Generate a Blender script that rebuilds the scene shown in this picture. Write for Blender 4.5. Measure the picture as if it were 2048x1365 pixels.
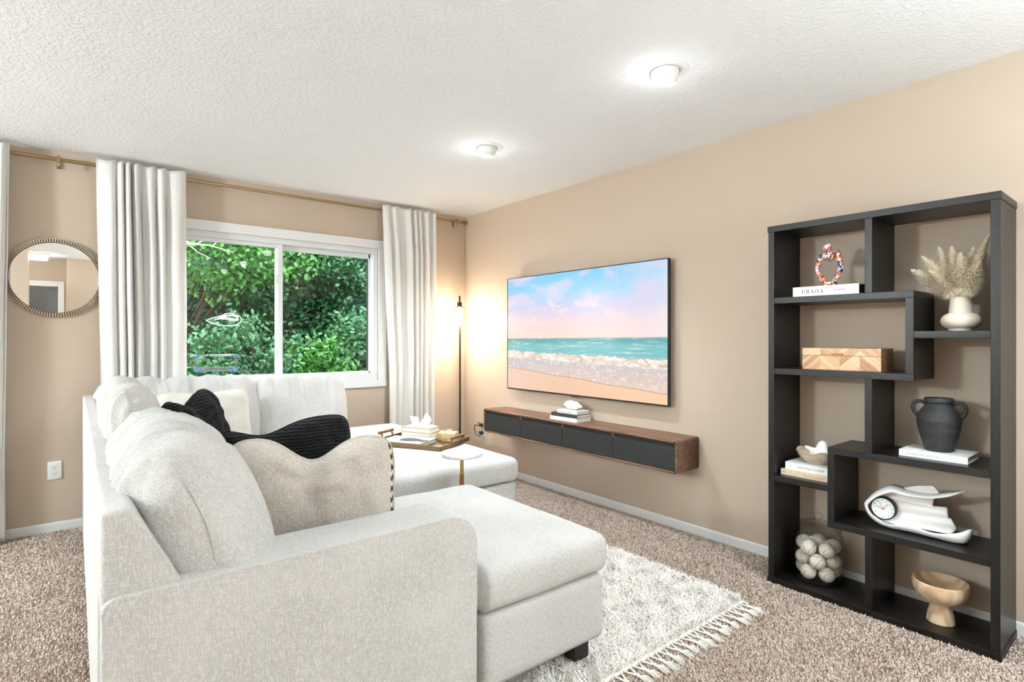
import bpy, bmesh, math, random
import numpy as np
from mathutils import Vector, Matrix, noise as mnoise

for o in list(bpy.data.objects):
    bpy.data.objects.remove(o, do_unlink=True)
scene = bpy.context.scene
COL = scene.collection
PI = math.pi
random.seed(7)
RNG = np.random.default_rng(11)

# ------------------------------------------------------------------ camera
cam_d = bpy.data.cameras.new('camera')
cam = bpy.data.objects.new('camera', cam_d)
COL.objects.link(cam)
cam_d.sensor_width = 36.0
cam_d.lens = 36.0 * 1107.0 / 2048.0
cam_d.shift_y = -7.5 / 2048.0
cam_d.clip_start = 0.05
cam.location = (0.0, 0.0, 1.246)
cam.rotation_euler = (PI / 2, 0.0, -math.radians(38.83))
scene.camera = cam

# ------------------------------------------------------------------ world, sun, exposure
world = bpy.data.worlds.new('sky')
scene.world = world
world.use_nodes = True
wn = world.node_tree.nodes
wn['Background'].inputs['Color'].default_value = (0.86, 0.94, 1.0, 1)
wn['Background'].inputs['Strength'].default_value = 7.0
sun_d = bpy.data.lights.new('sun', 'SUN')
sun_d.energy = 2.6
sun_d.angle = math.radians(6)
sun_d.color = (1.0, 0.96, 0.88)
sun = bpy.data.objects.new('sun', sun_d)
COL.objects.link(sun)
sun.location = (0, -5, 9)
sun.rotation_euler = (math.radians(38), 0, math.radians(-14))   # high sun behind the house, shining onto the trees
vs = scene.view_settings
vs.view_transform = 'Standard'
vs.look = 'None'
vs.gamma = 1.0
vs.use_curve_mapping = False
vs.exposure = 0.36

# ------------------------------------------------------------------ node helpers
class NT:
    def __init__(self, name):
        self.m = bpy.data.materials.new(name)
        self.m.use_nodes = True
        self.t = self.m.node_tree
        self.n = self.t.nodes
        self.l = self.t.links
        self.bsdf = self.n['Principled BSDF']
        self.out = self.n['Material Output']
        self._tc = None
    def tc(self, which='Object'):
        if self._tc is None:
            self._tc = self.n.new('ShaderNodeTexCoord')
        return self._tc.outputs[which]
    def put(self, sock, v):
        if isinstance(v, bpy.types.NodeSocket):
            self.l.new(v, sock)
        elif isinstance(v, (tuple, list)) and len(v) == 3 and sock.type == 'RGBA':
            sock.default_value = (*v, 1)
        else:
            sock.default_value = v
    def math(self, op, a, b=0.0, c=None, clamp=False):
        nd = self.n.new('ShaderNodeMath'); nd.operation = op; nd.use_clamp = clamp
        self.put(nd.inputs[0], a); self.put(nd.inputs[1], b)
        if c is not None: self.put(nd.inputs[2], c)
        return nd.outputs[0]
    def maprange(self, v, a, b, c=0.0, d=1.0, smooth=True):
        nd = self.n.new('ShaderNodeMapRange')
        nd.interpolation_type = 'SMOOTHSTEP' if smooth else 'LINEAR'
        self.put(nd.inputs[0], v)
        for i, x in zip((1, 2, 3, 4), (a, b, c, d)): self.put(nd.inputs[i], x)
        return nd.outputs[0]
    def mapping(self, vec, scale=(1, 1, 1), rot=(0, 0, 0), loc=(0, 0, 0)):
        nd = self.n.new('ShaderNodeMapping')
        self.put(nd.inputs['Vector'], vec)
        nd.inputs['Scale'].default_value = scale
        nd.inputs['Rotation'].default_value = rot
        nd.inputs['Location'].default_value = loc
        return nd.outputs[0]
    def noise(self, vec, scale, detail=2.0, rough=0.5, dist=0.0, color=False):
        nd = self.n.new('ShaderNodeTexNoise')
        self.put(nd.inputs['Vector'], vec)
        nd.inputs['Scale'].default_value = scale
        nd.inputs['Detail'].default_value = detail
        nd.inputs['Roughness'].default_value = rough
        nd.inputs['Distortion'].default_value = dist
        return nd.outputs['Color' if color else 'Fac']
    def voronoi(self, vec, scale, out='Distance', feature='F1', rand=1.0):
        nd = self.n.new('ShaderNodeTexVoronoi'); nd.feature = feature
        self.put(nd.inputs['Vector'], vec)
        nd.inputs['Scale'].default_value = scale
        nd.inputs['Randomness'].default_value = rand
        return nd.outputs[out]
    def wave(self, vec, scale, dist=2.0, detail=2.0, direction='X', dscale=1.0):
        nd = self.n.new('ShaderNodeTexWave'); nd.bands_direction = direction
        self.put(nd.inputs['Vector'], vec)
        nd.inputs['Scale'].default_value = scale
        nd.inputs['Distortion'].default_value = dist
        nd.inputs['Detail'].default_value = detail
        nd.inputs['Detail Scale'].default_value = dscale
        return nd.outputs['Fac']
    def ramp(self, fac, stops):
        nd = self.n.new('ShaderNodeValToRGB')
        self.put(nd.inputs[0], fac)
        el = nd.color_ramp.elements
        while len(el) < len(stops): el.new(0.5)
        for e, (p, c) in zip(el, stops):
            e.position = p; e.color = (*c, 1)
        return nd.outputs[0]
    def mix(self, fac, a, b, mode='MIX'):
        nd = self.n.new('ShaderNodeMix'); nd.data_type = 'RGBA'; nd.blend_type = mode
        nd.clamp_factor = True
        self.put(nd.inputs[0], fac); self.put(nd.inputs[6], a); self.put(nd.inputs[7], b)
        return nd.outputs[2]
    def sep(self, vec):
        nd = self.n.new('ShaderNodeSeparateXYZ'); self.put(nd.inputs[0], vec)
        return nd.outputs[0], nd.outputs[1], nd.outputs[2]
    def comb(self, x, y, z):
        nd = self.n.new('ShaderNodeCombineXYZ')
        self.put(nd.inputs[0], x); self.put(nd.inputs[1], y); self.put(nd.inputs[2], z)
        return nd.outputs[0]
    def bump(self, h, dist=0.002, strength=1.0):
        nd = self.n.new('ShaderNodeBump')
        nd.inputs['Strength'].default_value = strength
        nd.inputs['Distance'].default_value = dist
        self.put(nd.inputs['Height'], h)
        self.l.new(nd.outputs[0], self.bsdf.inputs['Normal'])
        return nd.outputs[0]
    def set(self, **kw):
        names = dict(col='Base Color', rough='Roughness', metal='Metallic', spec='Specular IOR Level',
                     coat='Coat Weight', coatr='Coat Roughness', sheen='Sheen Weight', emc='Emission Color', ems='Emission Strength',
                     sss='Subsurface Weight')
        for k, v in kw.items(): self.put(self.bsdf.inputs[names[k]], v)
        return self

def srgb(r, g, b):
    f = lambda c: (c / 255 / 12.92) if c / 255 <= 0.04045 else ((c / 255 + 0.055) / 1.055) ** 2.4
    return (f(r), f(g), f(b))

M = {}
def plain(name, col, rough=0.5, **kw):
    t = NT(name); t.set(col=col, rough=rough, **kw); M[name] = t.m; return t.m

# walls: beige paint with fine roller texture
t = NT('wall_paint'); v = t.tc()
t.set(col=t.mix(t.noise(v, 1.3, 3), srgb(197, 178, 159), srgb(202, 184, 165)), rough=0.55, spec=0.3)
t.bump(t.noise(v, 260, 3, 0.6), 0.0006, 0.35); M['wall'] = t.m
t = NT('grey_room_paint'); t.set(col=srgb(150, 153, 156), rough=0.7); M['grey_wall'] = t.m
# ceiling: sprayed knock-down texture
t = NT('ceiling_texture'); v = t.tc()
n1 = t.noise(v, 55, 3, 0.55, 0.4); n2 = t.voronoi(v, 75, 'Distance', 'SMOOTH_F1')
h = t.math('ADD', t.maprange(n1, 0.38, 0.68), t.math('MULTIPLY', n2, 0.45))
t.set(col=srgb(243, 244, 246), rough=0.75, spec=0.2); t.bump(h, 0.0045, 0.42); M['ceiling'] = t.m
# carpet
def carpet_nodes(t, v):
    f1 = t.noise(v, 230, 2, 0.6); f2 = t.noise(v, 6, 3, 0.6); f3 = t.noise(v, 1.6, 2)
    c = t.ramp(f1, [(0.30, srgb(150, 130, 115)), (0.48, srgb(200, 182, 167)), (0.72, srgb(242, 228, 217))])
    c = t.mix(t.maprange(f2, 0.42, 0.72), c, t.mix(1.0, c, (0.90, 0.86, 0.84), 'MULTIPLY'))
    return t.mix(t.maprange(f3, 0.45, 0.65, 0, 0.4), c, t.mix(1.0, c, (1.08, 1.08, 1.10), 'MULTIPLY')), f1
t = NT('carpet_backing'); v = t.tc(); c, f1 = carpet_nodes(t, v)
t.set(col=t.mix(1.0, c, (0.82, 0.80, 0.78), 'MULTIPLY'), rough=0.95, spec=0.05); t.bump(f1, 0.006, 0.8); M['carpet'] = t.m
t = NT('carpet_yarn'); v = t.tc(); c, f1 = carpet_nodes(t, v)
t.set(col=c, rough=0.9, spec=0.1, sheen=0.15); M['yarn'] = t.m
t = NT('white_trim_paint'); t.set(col=srgb(234, 233, 231), rough=0.35, spec=0.4); M['trim'] = t.m
t = NT('window_vinyl'); t.set(col=srgb(230, 231, 231), rough=0.35); M['vinyl'] = t.m
plain('plate', srgb(244, 243, 240), 0.3)
plain('slot_dark', srgb(60, 56, 52), 0.6)
plain('black_rubber', srgb(22, 22, 24), 0.5)

# fabrics
def fabric(name, base, dark, light, thread=1.0, fleck=0.55, bump=0.0018):
    t = NT(name); v = t.tc()
    wx = t.noise(t.mapping(v, (420 * thread, 420 * thread, 70 * thread)), 1.0, 2, 0.6)
    wz = t.noise(t.mapping(v, (80 * thread, 80 * thread, 460 * thread)), 1.0, 2, 0.6)
    big = t.noise(v, 4.0, 2)
    w = t.math('MULTIPLY', t.maprange(wx, 0.30, 0.62), t.maprange(wz, 0.28, 0.60))
    c = t.mix(t.math('MULTIPLY', t.math('SUBTRACT', 1.0, w), fleck), base, dark)
    c = t.mix(t.maprange(big, 0.4, 0.7, 0.0, 0.35), c, light)
    t.set(col=c, rough=0.92, spec=0.1, sheen=0.12)
    t.bump(t.math('ADD', w, t.math('MULTIPLY', wx, 0.5)), bump, 0.7)
    M[name] = t.m
    return t
fabric('sofa_fabric', srgb(225, 221, 217), srgb(167, 164, 160), srgb(230, 226, 222), 1.0, 0.6)
fabric('pillow_weave', srgb(228, 217, 206), srgb(172, 160, 148), srgb(233, 222, 211), 0.85, 0.6, 0.0025)
fabric('pillow_cream', srgb(222, 216, 206), srgb(198, 191, 180), srgb(226, 220, 211), 1.2, 0.4, 0.001)
t = NT('black_gauze'); v = t.tc()
cr = t.wave(t.mapping(v, (1, 1, 1)), 22, 3.5, 3, 'Z', 2.5)
cr2 = t.noise(v, 60, 3)
t.set(col=t.mix(cr, srgb(13, 13, 14), srgb(36, 36, 37)), rough=0.95, spec=0.1, sheen=0.05)
t.bump(t.math('ADD', cr, cr2), 0.004, 0.8); M['black_gauze'] = t.m
t = NT('pattern_weave'); v = t.tc()
x, y, z = t.sep(v)
st = t.wave(v, 9, 0.4, 1, 'Z'); dg = t.wave(v, 26, 1.0, 2, 'DIAGONAL')
t.set(col=t.ramp(t.math('ADD', t.math('MULTIPLY', st, 0.6), t.math('MULTIPLY', dg, 0.4)),
                 [(0.30, srgb(30, 29, 29)), (0.48, srgb(70, 66, 60)), (0.55, srgb(222, 208, 184)), (0.8, srgb(226, 216, 200))]), rough=0.9)
t.bump(dg, 0.003, 0.6); M['pattern_weave'] = t.m
t = NT('curtain_linen'); v = t.tc()
a = t.noise(t.mapping(v, (900, 900, 60)), 1, 2); b = t.noise(t.mapping(v, (60, 60, 900)), 1, 2)
w = t.math('ADD', a, b)
c = t.ramp(w, [(0.30, srgb(234, 229, 223)), (0.55, srgb(249, 246, 242)), (0.75, srgb(252, 250, 247))])
t.set(col=c, rough=0.9, spec=0.1)
nb = t.bump(w, 0.001, 0.4)
tr = t.n.new('ShaderNodeBsdfTranslucent'); t.put(tr.inputs[0], c); t.l.new(nb, tr.inputs['Normal'])
ms = t.n.new('ShaderNodeMixShader'); ms.inputs[0].default_value = 0.30
t.l.new(t.bsdf.outputs[0], ms.inputs[1]); t.l.new(tr.outputs[0], ms.inputs[2]); t.l.new(ms.outputs[0], t.out.inputs[0])
M['curtain'] = t.m
t = NT('rug_yarn'); v = t.tc()
t.set(col=t.ramp(t.noise(v, 9, 4, 0.65), [(0.25, srgb(226, 217, 214)), (0.45, srgb(251, 244, 237)), (0.7, srgb(254, 249, 240))]), rough=0.9, spec=0.1, sheen=0.2)
M['rug'] = t.m
plain('tassel', srgb(248, 243, 233), 0.9)

# woods, stone, metal
t = NT('black_oak'); v = t.tc()
g = t.noise(t.mapping(v, (60, 9, 60)), 1, 4, 0.65)
t.set(col=t.ramp(g, [(0.3, srgb(11, 9, 8)), (0.55, srgb(19, 16, 15)), (0.75, srgb(36, 32, 29))]), rough=0.38, spec=0.4)
t.bump(g, 0.0006, 0.5); M['black_oak'] = t.m
t = NT('black_oak_vertical'); v = t.tc()
g = t.noise(t.mapping(v, (60, 60, 9)), 1, 4, 0.65)
t.set(col=t.ramp(g, [(0.3, srgb(11, 9, 8)), (0.55, srgb(19, 16, 15)), (0.75, srgb(36, 32, 29))]), rough=0.38, spec=0.4)
t.bump(g, 0.0006, 0.5); M['black_oak_v'] = t.m
t = NT('walnut'); v = t.tc()
g = t.noise(t.mapping(v, (45, 3.5, 45)), 1, 5, 0.6, 0.6)
t.set(col=t.ramp(g, [(0.28, srgb(84, 56, 42)), (0.5, srgb(122, 86, 66)), (0.72, srgb(158, 118, 94))]), rough=0.4)
t.bump(g, 0.0004, 0.4); M['walnut'] = t.m
plain('door_black', srgb(38, 39, 38), 0.55)
plain('gap_black', srgb(14, 13, 13), 0.6)
t = NT('light_wood'); v = t.tc()
g = t.wave(t.mapping(v, (1, 1, 0.35), (0.3, 0.5, 0)), 10, 9, 3, 'X', 1.0)
t.set(col=t.ramp(g, [(0.1, srgb(208, 174, 138)), (0.5, srgb(224, 195, 160)), (0.9, srgb(231, 206, 174))]), rough=0.6, spec=0.25); M['light_wood'] = t.m
for k, (cc, dd) in enumerate([((226, 186, 147), (206, 160, 120)), ((214, 170, 130), (190, 142, 104)), ((234, 200, 162), (218, 178, 138)), ((200, 152, 116), (176, 126, 92))]):
    t = NT('veneer_%d' % k); v = t.tc('Generated')
    g = t.noise(t.mapping(v, (3, 30, 3)), 1, 3, 0.6)
    t.set(col=t.ramp(g, [(0.3, srgb(*dd)), (0.7, srgb(*cc))]), rough=0.5); M['veneer%d' % k] = t.m
t = NT('veneer_dark'); v = t.tc(); g = t.noise(t.mapping(v, (20, 20, 90), (0.6, 0, 0)), 1, 3)
t.set(col=t.ramp(g, [(0.3, srgb(150, 104, 66)), (0.7, srgb(202, 154, 108))]), rough=0.5); M['veneer_side'] = t.m
plain('brass', srgb(196, 166, 106), 0.28, metal=1.0)
plain('rod_brass', srgb(168, 146, 108), 0.32, metal=1.0)
plain('bronze', srgb(140, 114, 84), 0.4, metal=0.85)
plain('dark_bronze', srgb(64, 54, 44), 0.4, metal=0.8)
plain('mirror_frame', srgb(96, 86, 70), 0.5, metal=0.6)
plain('mirror_rib', srgb(214, 202, 178), 0.35, metal=0.85)
plain('mirror_glass', (0.92, 0.93, 0.92), 0.0, metal=1.0)
plain('tv_black', srgb(20, 20, 21), 0.35)
plain('pole_dark', srgb(48, 43, 38), 0.35, metal=0.7)
t = NT('marble'); v = t.tc()
g = t.noise(v, 14, 6, 0.6, 1.6)
t.set(col=t.ramp(g, [(0.40, srgb(248, 244, 240)), (0.50, srgb(226, 218, 212)), (0.56, srgb(248, 244, 240))]), rough=0.2); M['marble'] = t.m
plain('stem_wood', srgb(142, 88, 48), 0.4)
plain('white_ceramic', srgb(243, 240, 237), 0.45)
plain('cream_ceramic', srgb(220, 205, 188), 0.55)
t = NT('black_clay'); v = t.tc()
g = t.noise(t.mapping(v, (8, 8, 160)), 1, 3, 0.6); g2 = t.noise(v, 28, 4, 0.7)
t.set(col=t.ramp(t.math('ADD', t.math('MULTIPLY', g, 0.5), t.math('MULTIPLY', g2, 0.5)), [(0.35, srgb(40, 40, 41)), (0.6, srgb(62, 61, 60)), (0.75, srgb(104, 101, 98))]), rough=0.62, spec=0.3)
t.bump(g, 0.0008, 0.6); M['black_clay'] = t.m
t = NT('graffiti_paint'); v = t.tc()
wv_ = t.mix(0.012, v, t.noise(v, 55, 2, color=True))
rx_, _, _ = t.sep(t.voronoi(wv_, 105, 'Color'))
cc = t.ramp(rx_, [(0.0, srgb(28, 30, 48)), (0.16, srgb(196, 92, 60)), (0.30, srgb(222, 170, 96)), (0.42, srgb(232, 222, 216)), (0.55, srgb(204, 96, 92)), (0.68, srgb(70, 100, 150)), (0.80, srgb(220, 160, 156)), (0.92, srgb(120, 160, 176))])
t.n[-1].color_ramp.interpolation = 'CONSTANT'
t.set(col=cc, rough=0.25); M['graffiti'] = t.m
t = NT('pampas_fluff'); v = t.tc()
t.set(col=t.ramp(t.noise(v, 22, 3), [(0.3, srgb(246, 234, 214)), (0.6, srgb(254, 249, 240))]), rough=0.95, spec=0.05)
tr = t.n.new('ShaderNodeBsdfTranslucent'); tr.inputs[0].default_value = (*srgb(252, 243, 228), 1)
ms = t.n.new('ShaderNodeMixShader'); ms.inputs[0].default_value = 0.5
t.l.new(t.bsdf.outputs[0], ms.inputs[1]); t.l.new(tr.outputs[0], ms.inputs[2]); t.l.new(ms.outputs[0], t.out.inputs[0])
M['pampas'] = t.m
plain('pampas_stem', srgb(206, 178, 132), 0.8)
t = NT('ball_leather'); v = t.tc()
t.set(col=t.ramp(t.noise(v, 22, 3), [(0.35, srgb(240, 226, 208)), (0.6, srgb(252, 244, 234))]), rough=0.45); M['ball'] = t.m
plain('stitch', srgb(188, 146, 140), 0.7)
plain('ball_print', srgb(98, 108, 150), 0.6)
t = NT('shell_bowl'); v = t.tc()
t.set(col=t.ramp(t.noise(t.mapping(v, (8, 8, 45)), 1, 4, 0.6, 1.0), [(0.3, srgb(176, 150, 124)), (0.5, srgb(214, 194, 172)), (0.7, srgb(232, 218, 202))]), rough=0.3); M['shell_bowl'] = t.m
plain('shell_white', srgb(250, 246, 240), 0.5)
plain('paper_white', srgb(246, 245, 243), 0.5)
plain('paper_cream', srgb(236, 226, 210), 0.6)
plain('page_edge', srgb(232, 225, 216), 0.8)
plain('cover_tan', srgb(226, 205, 178), 0.5)
plain('cover_dark', srgb(62, 52, 48), 0.5)
plain('cover_black', srgb(26, 28, 30), 0.4)
plain('ink', srgb(38, 38, 40), 0.6)
plain('ink_grey', srgb(150, 148, 146), 0.6)
plain('ink_gold', srgb(214, 168, 84), 0.5)
plain('ink_blue', srgb(44, 52, 74), 0.6)
plain('ink_shape', srgb(84, 86, 86), 0.6)
plain('tissue', srgb(252, 251, 249), 0.9)
t = NT('floral_print'); v = t.tc()
t.set(col=t.ramp(t.noise(v, 34, 4, 0.6, 0.8), [(0.3, srgb(120, 128, 72)), (0.42, srgb(196, 184, 120)), (0.52, srgb(236, 214, 168)), (0.62, srgb(222, 150, 106)), (0.75, srgb(238, 196, 160))]), rough=0.45); M['floral'] = t.m
plain('frost_white', srgb(240, 238, 228), 0.35)
plain('light_housing', srgb(240, 240, 238), 0.45)
plain('blue_plastic', srgb(98, 130, 190), 0.3)
plain('clock_face', srgb(238, 241, 242), 0.4)
plain('copper', srgb(190, 120, 84), 0.35, metal=0.6)
plain('cabinet_wood', srgb(150, 100, 66), 0.5)
plain('soil', srgb(62, 52, 38), 0.95)
plain('bark', srgb(70, 58, 46), 0.9)
plain('pale_bark', srgb(176, 164, 148), 0.85)
def glass(name, tint, refl=0.06, edge=0.75, dark=1.0, power=4.0):
    t = NT(name)
    tp = t.n.new('ShaderNodeBsdfTransparent')
    gl = t.n.new('ShaderNodeBsdfGlossy'); gl.inputs['Roughness'].default_value = 0.0
    lw = t.n.new('ShaderNodeLayerWeight'); lw.inputs[0].default_value = 0.25
    dk = dark
    t.put(tp.inputs[0], t.mix(t.math('POWER', lw.outputs['Facing'], power), tint, tuple(c * dk for c in tint)))
    f = t.math('MULTIPLY', t.math('POWER', lw.outputs['Facing'], 2.5), edge)
    f = t.math('ADD', f, refl)
    ms = t.n.new('ShaderNodeMixShader'); t.put(ms.inputs[0], f)
    t.l.new(tp.outputs[0], ms.inputs[1]); t.l.new(gl.outputs[0], ms.inputs[2]); t.l.new(ms.outputs[0], t.out.inputs[0])
    M[name] = t.m
glass('pane_glass', (0.98, 0.99, 0.985), 0.015, 0.35)
glass('jar_glass', (0.985, 0.99, 0.987), 0.04, 0.9, 0.15, 2.6)
glass('shade_glass', (0.98, 0.98, 0.97), 0.10, 0.6, 0.35)
glass('acrylic', (0.80, 0.88, 0.98), 0.16, 0.6)
def emitter(name, col, s):
    t = NT(name); t.set(col=(0.8, 0.8, 0.8), rough=0.4, emc=(*col, 1), ems=s); M[name] = t.m
emitter('led_white', (0.97, 0.98, 1.0), 9.0)
emitter('bulb_warm', (1.0, 0.86, 0.66), 40.0)
emitter('ring_led', (0.79, 0.93, 1.0), 108.0)
emitter('flush_led', (1.0, 0.92, 0.78), 14.0)
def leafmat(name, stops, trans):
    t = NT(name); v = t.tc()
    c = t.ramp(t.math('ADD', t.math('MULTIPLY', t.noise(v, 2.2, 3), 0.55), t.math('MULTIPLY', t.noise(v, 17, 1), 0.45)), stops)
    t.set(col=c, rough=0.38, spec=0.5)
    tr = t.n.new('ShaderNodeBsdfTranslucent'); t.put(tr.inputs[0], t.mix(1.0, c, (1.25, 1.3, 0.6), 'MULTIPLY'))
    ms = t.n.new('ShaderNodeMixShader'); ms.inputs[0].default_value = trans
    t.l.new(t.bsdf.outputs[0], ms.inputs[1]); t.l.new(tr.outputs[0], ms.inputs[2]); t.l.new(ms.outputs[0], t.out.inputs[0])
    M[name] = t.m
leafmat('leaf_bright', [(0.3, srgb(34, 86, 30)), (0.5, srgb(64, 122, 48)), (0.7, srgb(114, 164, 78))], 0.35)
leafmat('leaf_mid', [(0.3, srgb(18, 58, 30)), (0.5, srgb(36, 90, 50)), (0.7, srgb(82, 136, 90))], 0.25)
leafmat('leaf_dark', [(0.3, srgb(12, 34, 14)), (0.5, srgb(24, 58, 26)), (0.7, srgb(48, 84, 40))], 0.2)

# ------------------------------------------------------------------ object helpers
def link(o, parent=None):
    COL.objects.link(o)
    if parent is not None: o.parent = parent
    return o
def tag(o, label=None, cat=None, group=None, kind=None):
    if label: o['label'] = label
    if cat: o['category'] = cat
    if group: o['group'] = group
    if kind: o['kind'] = kind
    return o
def thing(name, label, cat, loc=(0, 0, 0), rz=0.0, group=None, kind=None):
    o = bpy.data.objects.new(name, None)
    o.empty_display_size = 0.05
    o.location = loc; o.rotation_euler = (0, 0, rz)
    link(o)
    return tag(o, label, cat, group, kind)
def mobj(name, me, mat, parent=None, smooth=False, loc=None, rot=None):
    if isinstance(mat, (list, tuple)):
        for m in mat: me.materials.append(M[m])
    elif mat: me.materials.append(M[mat])
    if smooth: me.shade_smooth()
    o = bpy.data.objects.new(name, me)
    if loc: o.location = loc
    if rot: o.rotation_euler = rot
    return link(o, parent)
def pyd(name, v, f, mat, parent=None, smooth=False, loc=None, rot=None):
    me = bpy.data.meshes.new(name); me.from_pydata(v, [], f); me.update()
    return mobj(name, me, mat, parent, smooth, loc, rot)
def bmo(name, bm, mat, parent=None, smooth=False, wn=False, loc=None, rot=None):
    me = bpy.data.meshes.new(name); bmesh.ops.recalc_face_normals(bm, faces=bm.faces); bm.to_mesh(me); bm.free()
    o = mobj(name, me, mat, parent, smooth or wn, loc, rot)
    if wn:
        md = o.modifiers.new('normals', 'WEIGHTED_NORMAL'); md.weight = 80; md.keep_sharp = True
    return o
def bm_box(bm, a, b):
    x0, y0, z0 = a; x1, y1, z1 = b
    vs_ = [bm.verts.new(p) for p in ((x0, y0, z0), (x1, y0, z0), (x1, y1, z0), (x0, y1, z0), (x0, y0, z1), (x1, y0, z1), (x1, y1, z1), (x0, y1, z1))]
    for f in ((0, 3, 2, 1), (4, 5, 6, 7), (0, 1, 5, 4), (1, 2, 6, 5), (2, 3, 7, 6), (3, 0, 4, 7)):
        bm.faces.new([vs_[i] for i in f])
def bevel_all(bm, r, seg=2):
    bmesh.ops.bevel(bm, geom=list(bm.edges), offset=r, offset_type='OFFSET', segments=seg, profile=0.5, affect='EDGES', clamp_overlap=True)
def box(name, a, b, mat, parent=None, r=0.0, seg=2, loc=None, rot=None):
    bm = bmesh.new(); bm_box(bm, a, b)
    if r > 0: bevel_all(bm, r, seg)
    return bmo(name, bm, mat, parent, wn=r > 0, loc=loc, rot=rot)
def boxes(name, lst, mat, parent=None, r=0.0, seg=2, loc=None, rot=None):
    bm = bmesh.new()
    for a, b in lst: bm_box(bm, a, b)
    if r > 0: bevel_all(bm, r, seg)
    return bmo(name, bm, mat, parent, wn=r > 0, loc=loc, rot=rot)
def prism(name, prof, axis, a, b, mat, parent=None, r=0.0, seg=2, loc=None, rot=None):
    """profile = list of 2-D points; axis 'X' (profile YZ), 'Y' (profile XZ), 'Z' (profile XY)."""
    bm = bmesh.new()
    def P(p, t):
        return {'X': (t, p[0], p[1]), 'Y': (p[0], t, p[1]), 'Z': (p[0], p[1], t)}[axis]
    va = [bm.verts.new(P(p, a)) for p in prof]; vb = [bm.verts.new(P(p, b)) for p in prof]
    n = len(prof)
    bm.faces.new(va); bm.faces.new(list(reversed(vb)))
    for i in range(n): bm.faces.new((va[i], vb[i], vb[(i + 1) % n], va[(i + 1) % n]))
    if r > 0: bevel_all(bm, r, seg)
    return bmo(name, bm, mat, parent, wn=True, loc=loc, rot=rot)
def lathe_me(name, prof, seg=32, close=False):
    v, f = [], []
    n = len(prof)
    for i in range(seg):
        a = 2 * PI * i / seg
        for r_, z in prof: v.append((r_ * math.cos(a), r_ * math.sin(a), z))
    for i in range(seg):
        j = (i + 1) % seg
        for k in range(n - 1 + (1 if close else 0)):
            l = (k + 1) % n
            q = [i * n + k, j * n + k, j * n + l, i * n + l]
            f.append(q)
    me = bpy.data.meshes.new(name); me.from_pydata(v, [], f); me.update()
    bm = bmesh.new(); bm.from_mesh(me)
    bmesh.ops.remove_doubles(bm, verts=bm.verts, dist=1e-5)
    bmesh.ops.recalc_face_normals(bm, faces=bm.faces); bm.to_mesh(me); bm.free()
    return me
def lathe(name, prof, mat, parent=None, seg=32, loc=None, rot=None, close=False, smooth=True):
    me = lathe_me(name, prof, seg, close)
    o = mobj(name, me, mat, parent, smooth, loc, rot)
    if smooth: me.set_sharp_from_angle(angle=math.radians(42))
    return o
def tube_vf(pts, rad, seg=8, closed=False):
    pts = [Vector(p) for p in pts]; n = len(pts)
    rr = rad if isinstance(rad, (list, tuple)) else [rad] * n
    v, f = [], []
    up = Vector((0, 0, 1)); prev = None
    for i, p in enumerate(pts):
        if closed: d = pts[(i + 1) % n] - pts[i - 1]
        else: d = pts[min(i + 1, n - 1)] - pts[max(i - 1, 0)]
        d.normalize()
        if prev is None:
            a = up if abs(d.dot(up)) < 0.9 else Vector((1, 0, 0))
            x = d.cross(a).normalized()
        else:
            x = (prev - d * prev.dot(d)).normalized()
        prev = x; y = d.cross(x)
        for k in range(seg):
            an = 2 * PI * k / seg
            q = p + (x * math.cos(an) + y * math.sin(an)) * rr[i]
            v.append(tuple(q))
    for i in range(n if closed else n - 1):
        j = (i + 1) % n
        for k in range(seg):
            l = (k + 1) % seg
            f.append((i * seg + k, i * seg + l, j * seg + l, j * seg + k))
    if not closed:
        f.append(tuple(reversed(range(seg)))); f.append(tuple((n - 1) * seg + k for k in range(seg)))
    return v, f
def tube(name, pts, rad, mat, parent=None, seg=8, closed=False, loc=None, rot=None):
    v, f = tube_vf(pts, rad, seg, closed)
    o = pyd(name, v, f, mat, parent, True, loc, rot)
    o.data.set_sharp_from_angle(angle=math.radians(50))
    return o
def merge(parts):
    V, F = [], []
    for v, f in parts:
        o = len(V); V += v; F += [tuple(i + o for i in q) for q in f]
    return V, F
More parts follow.
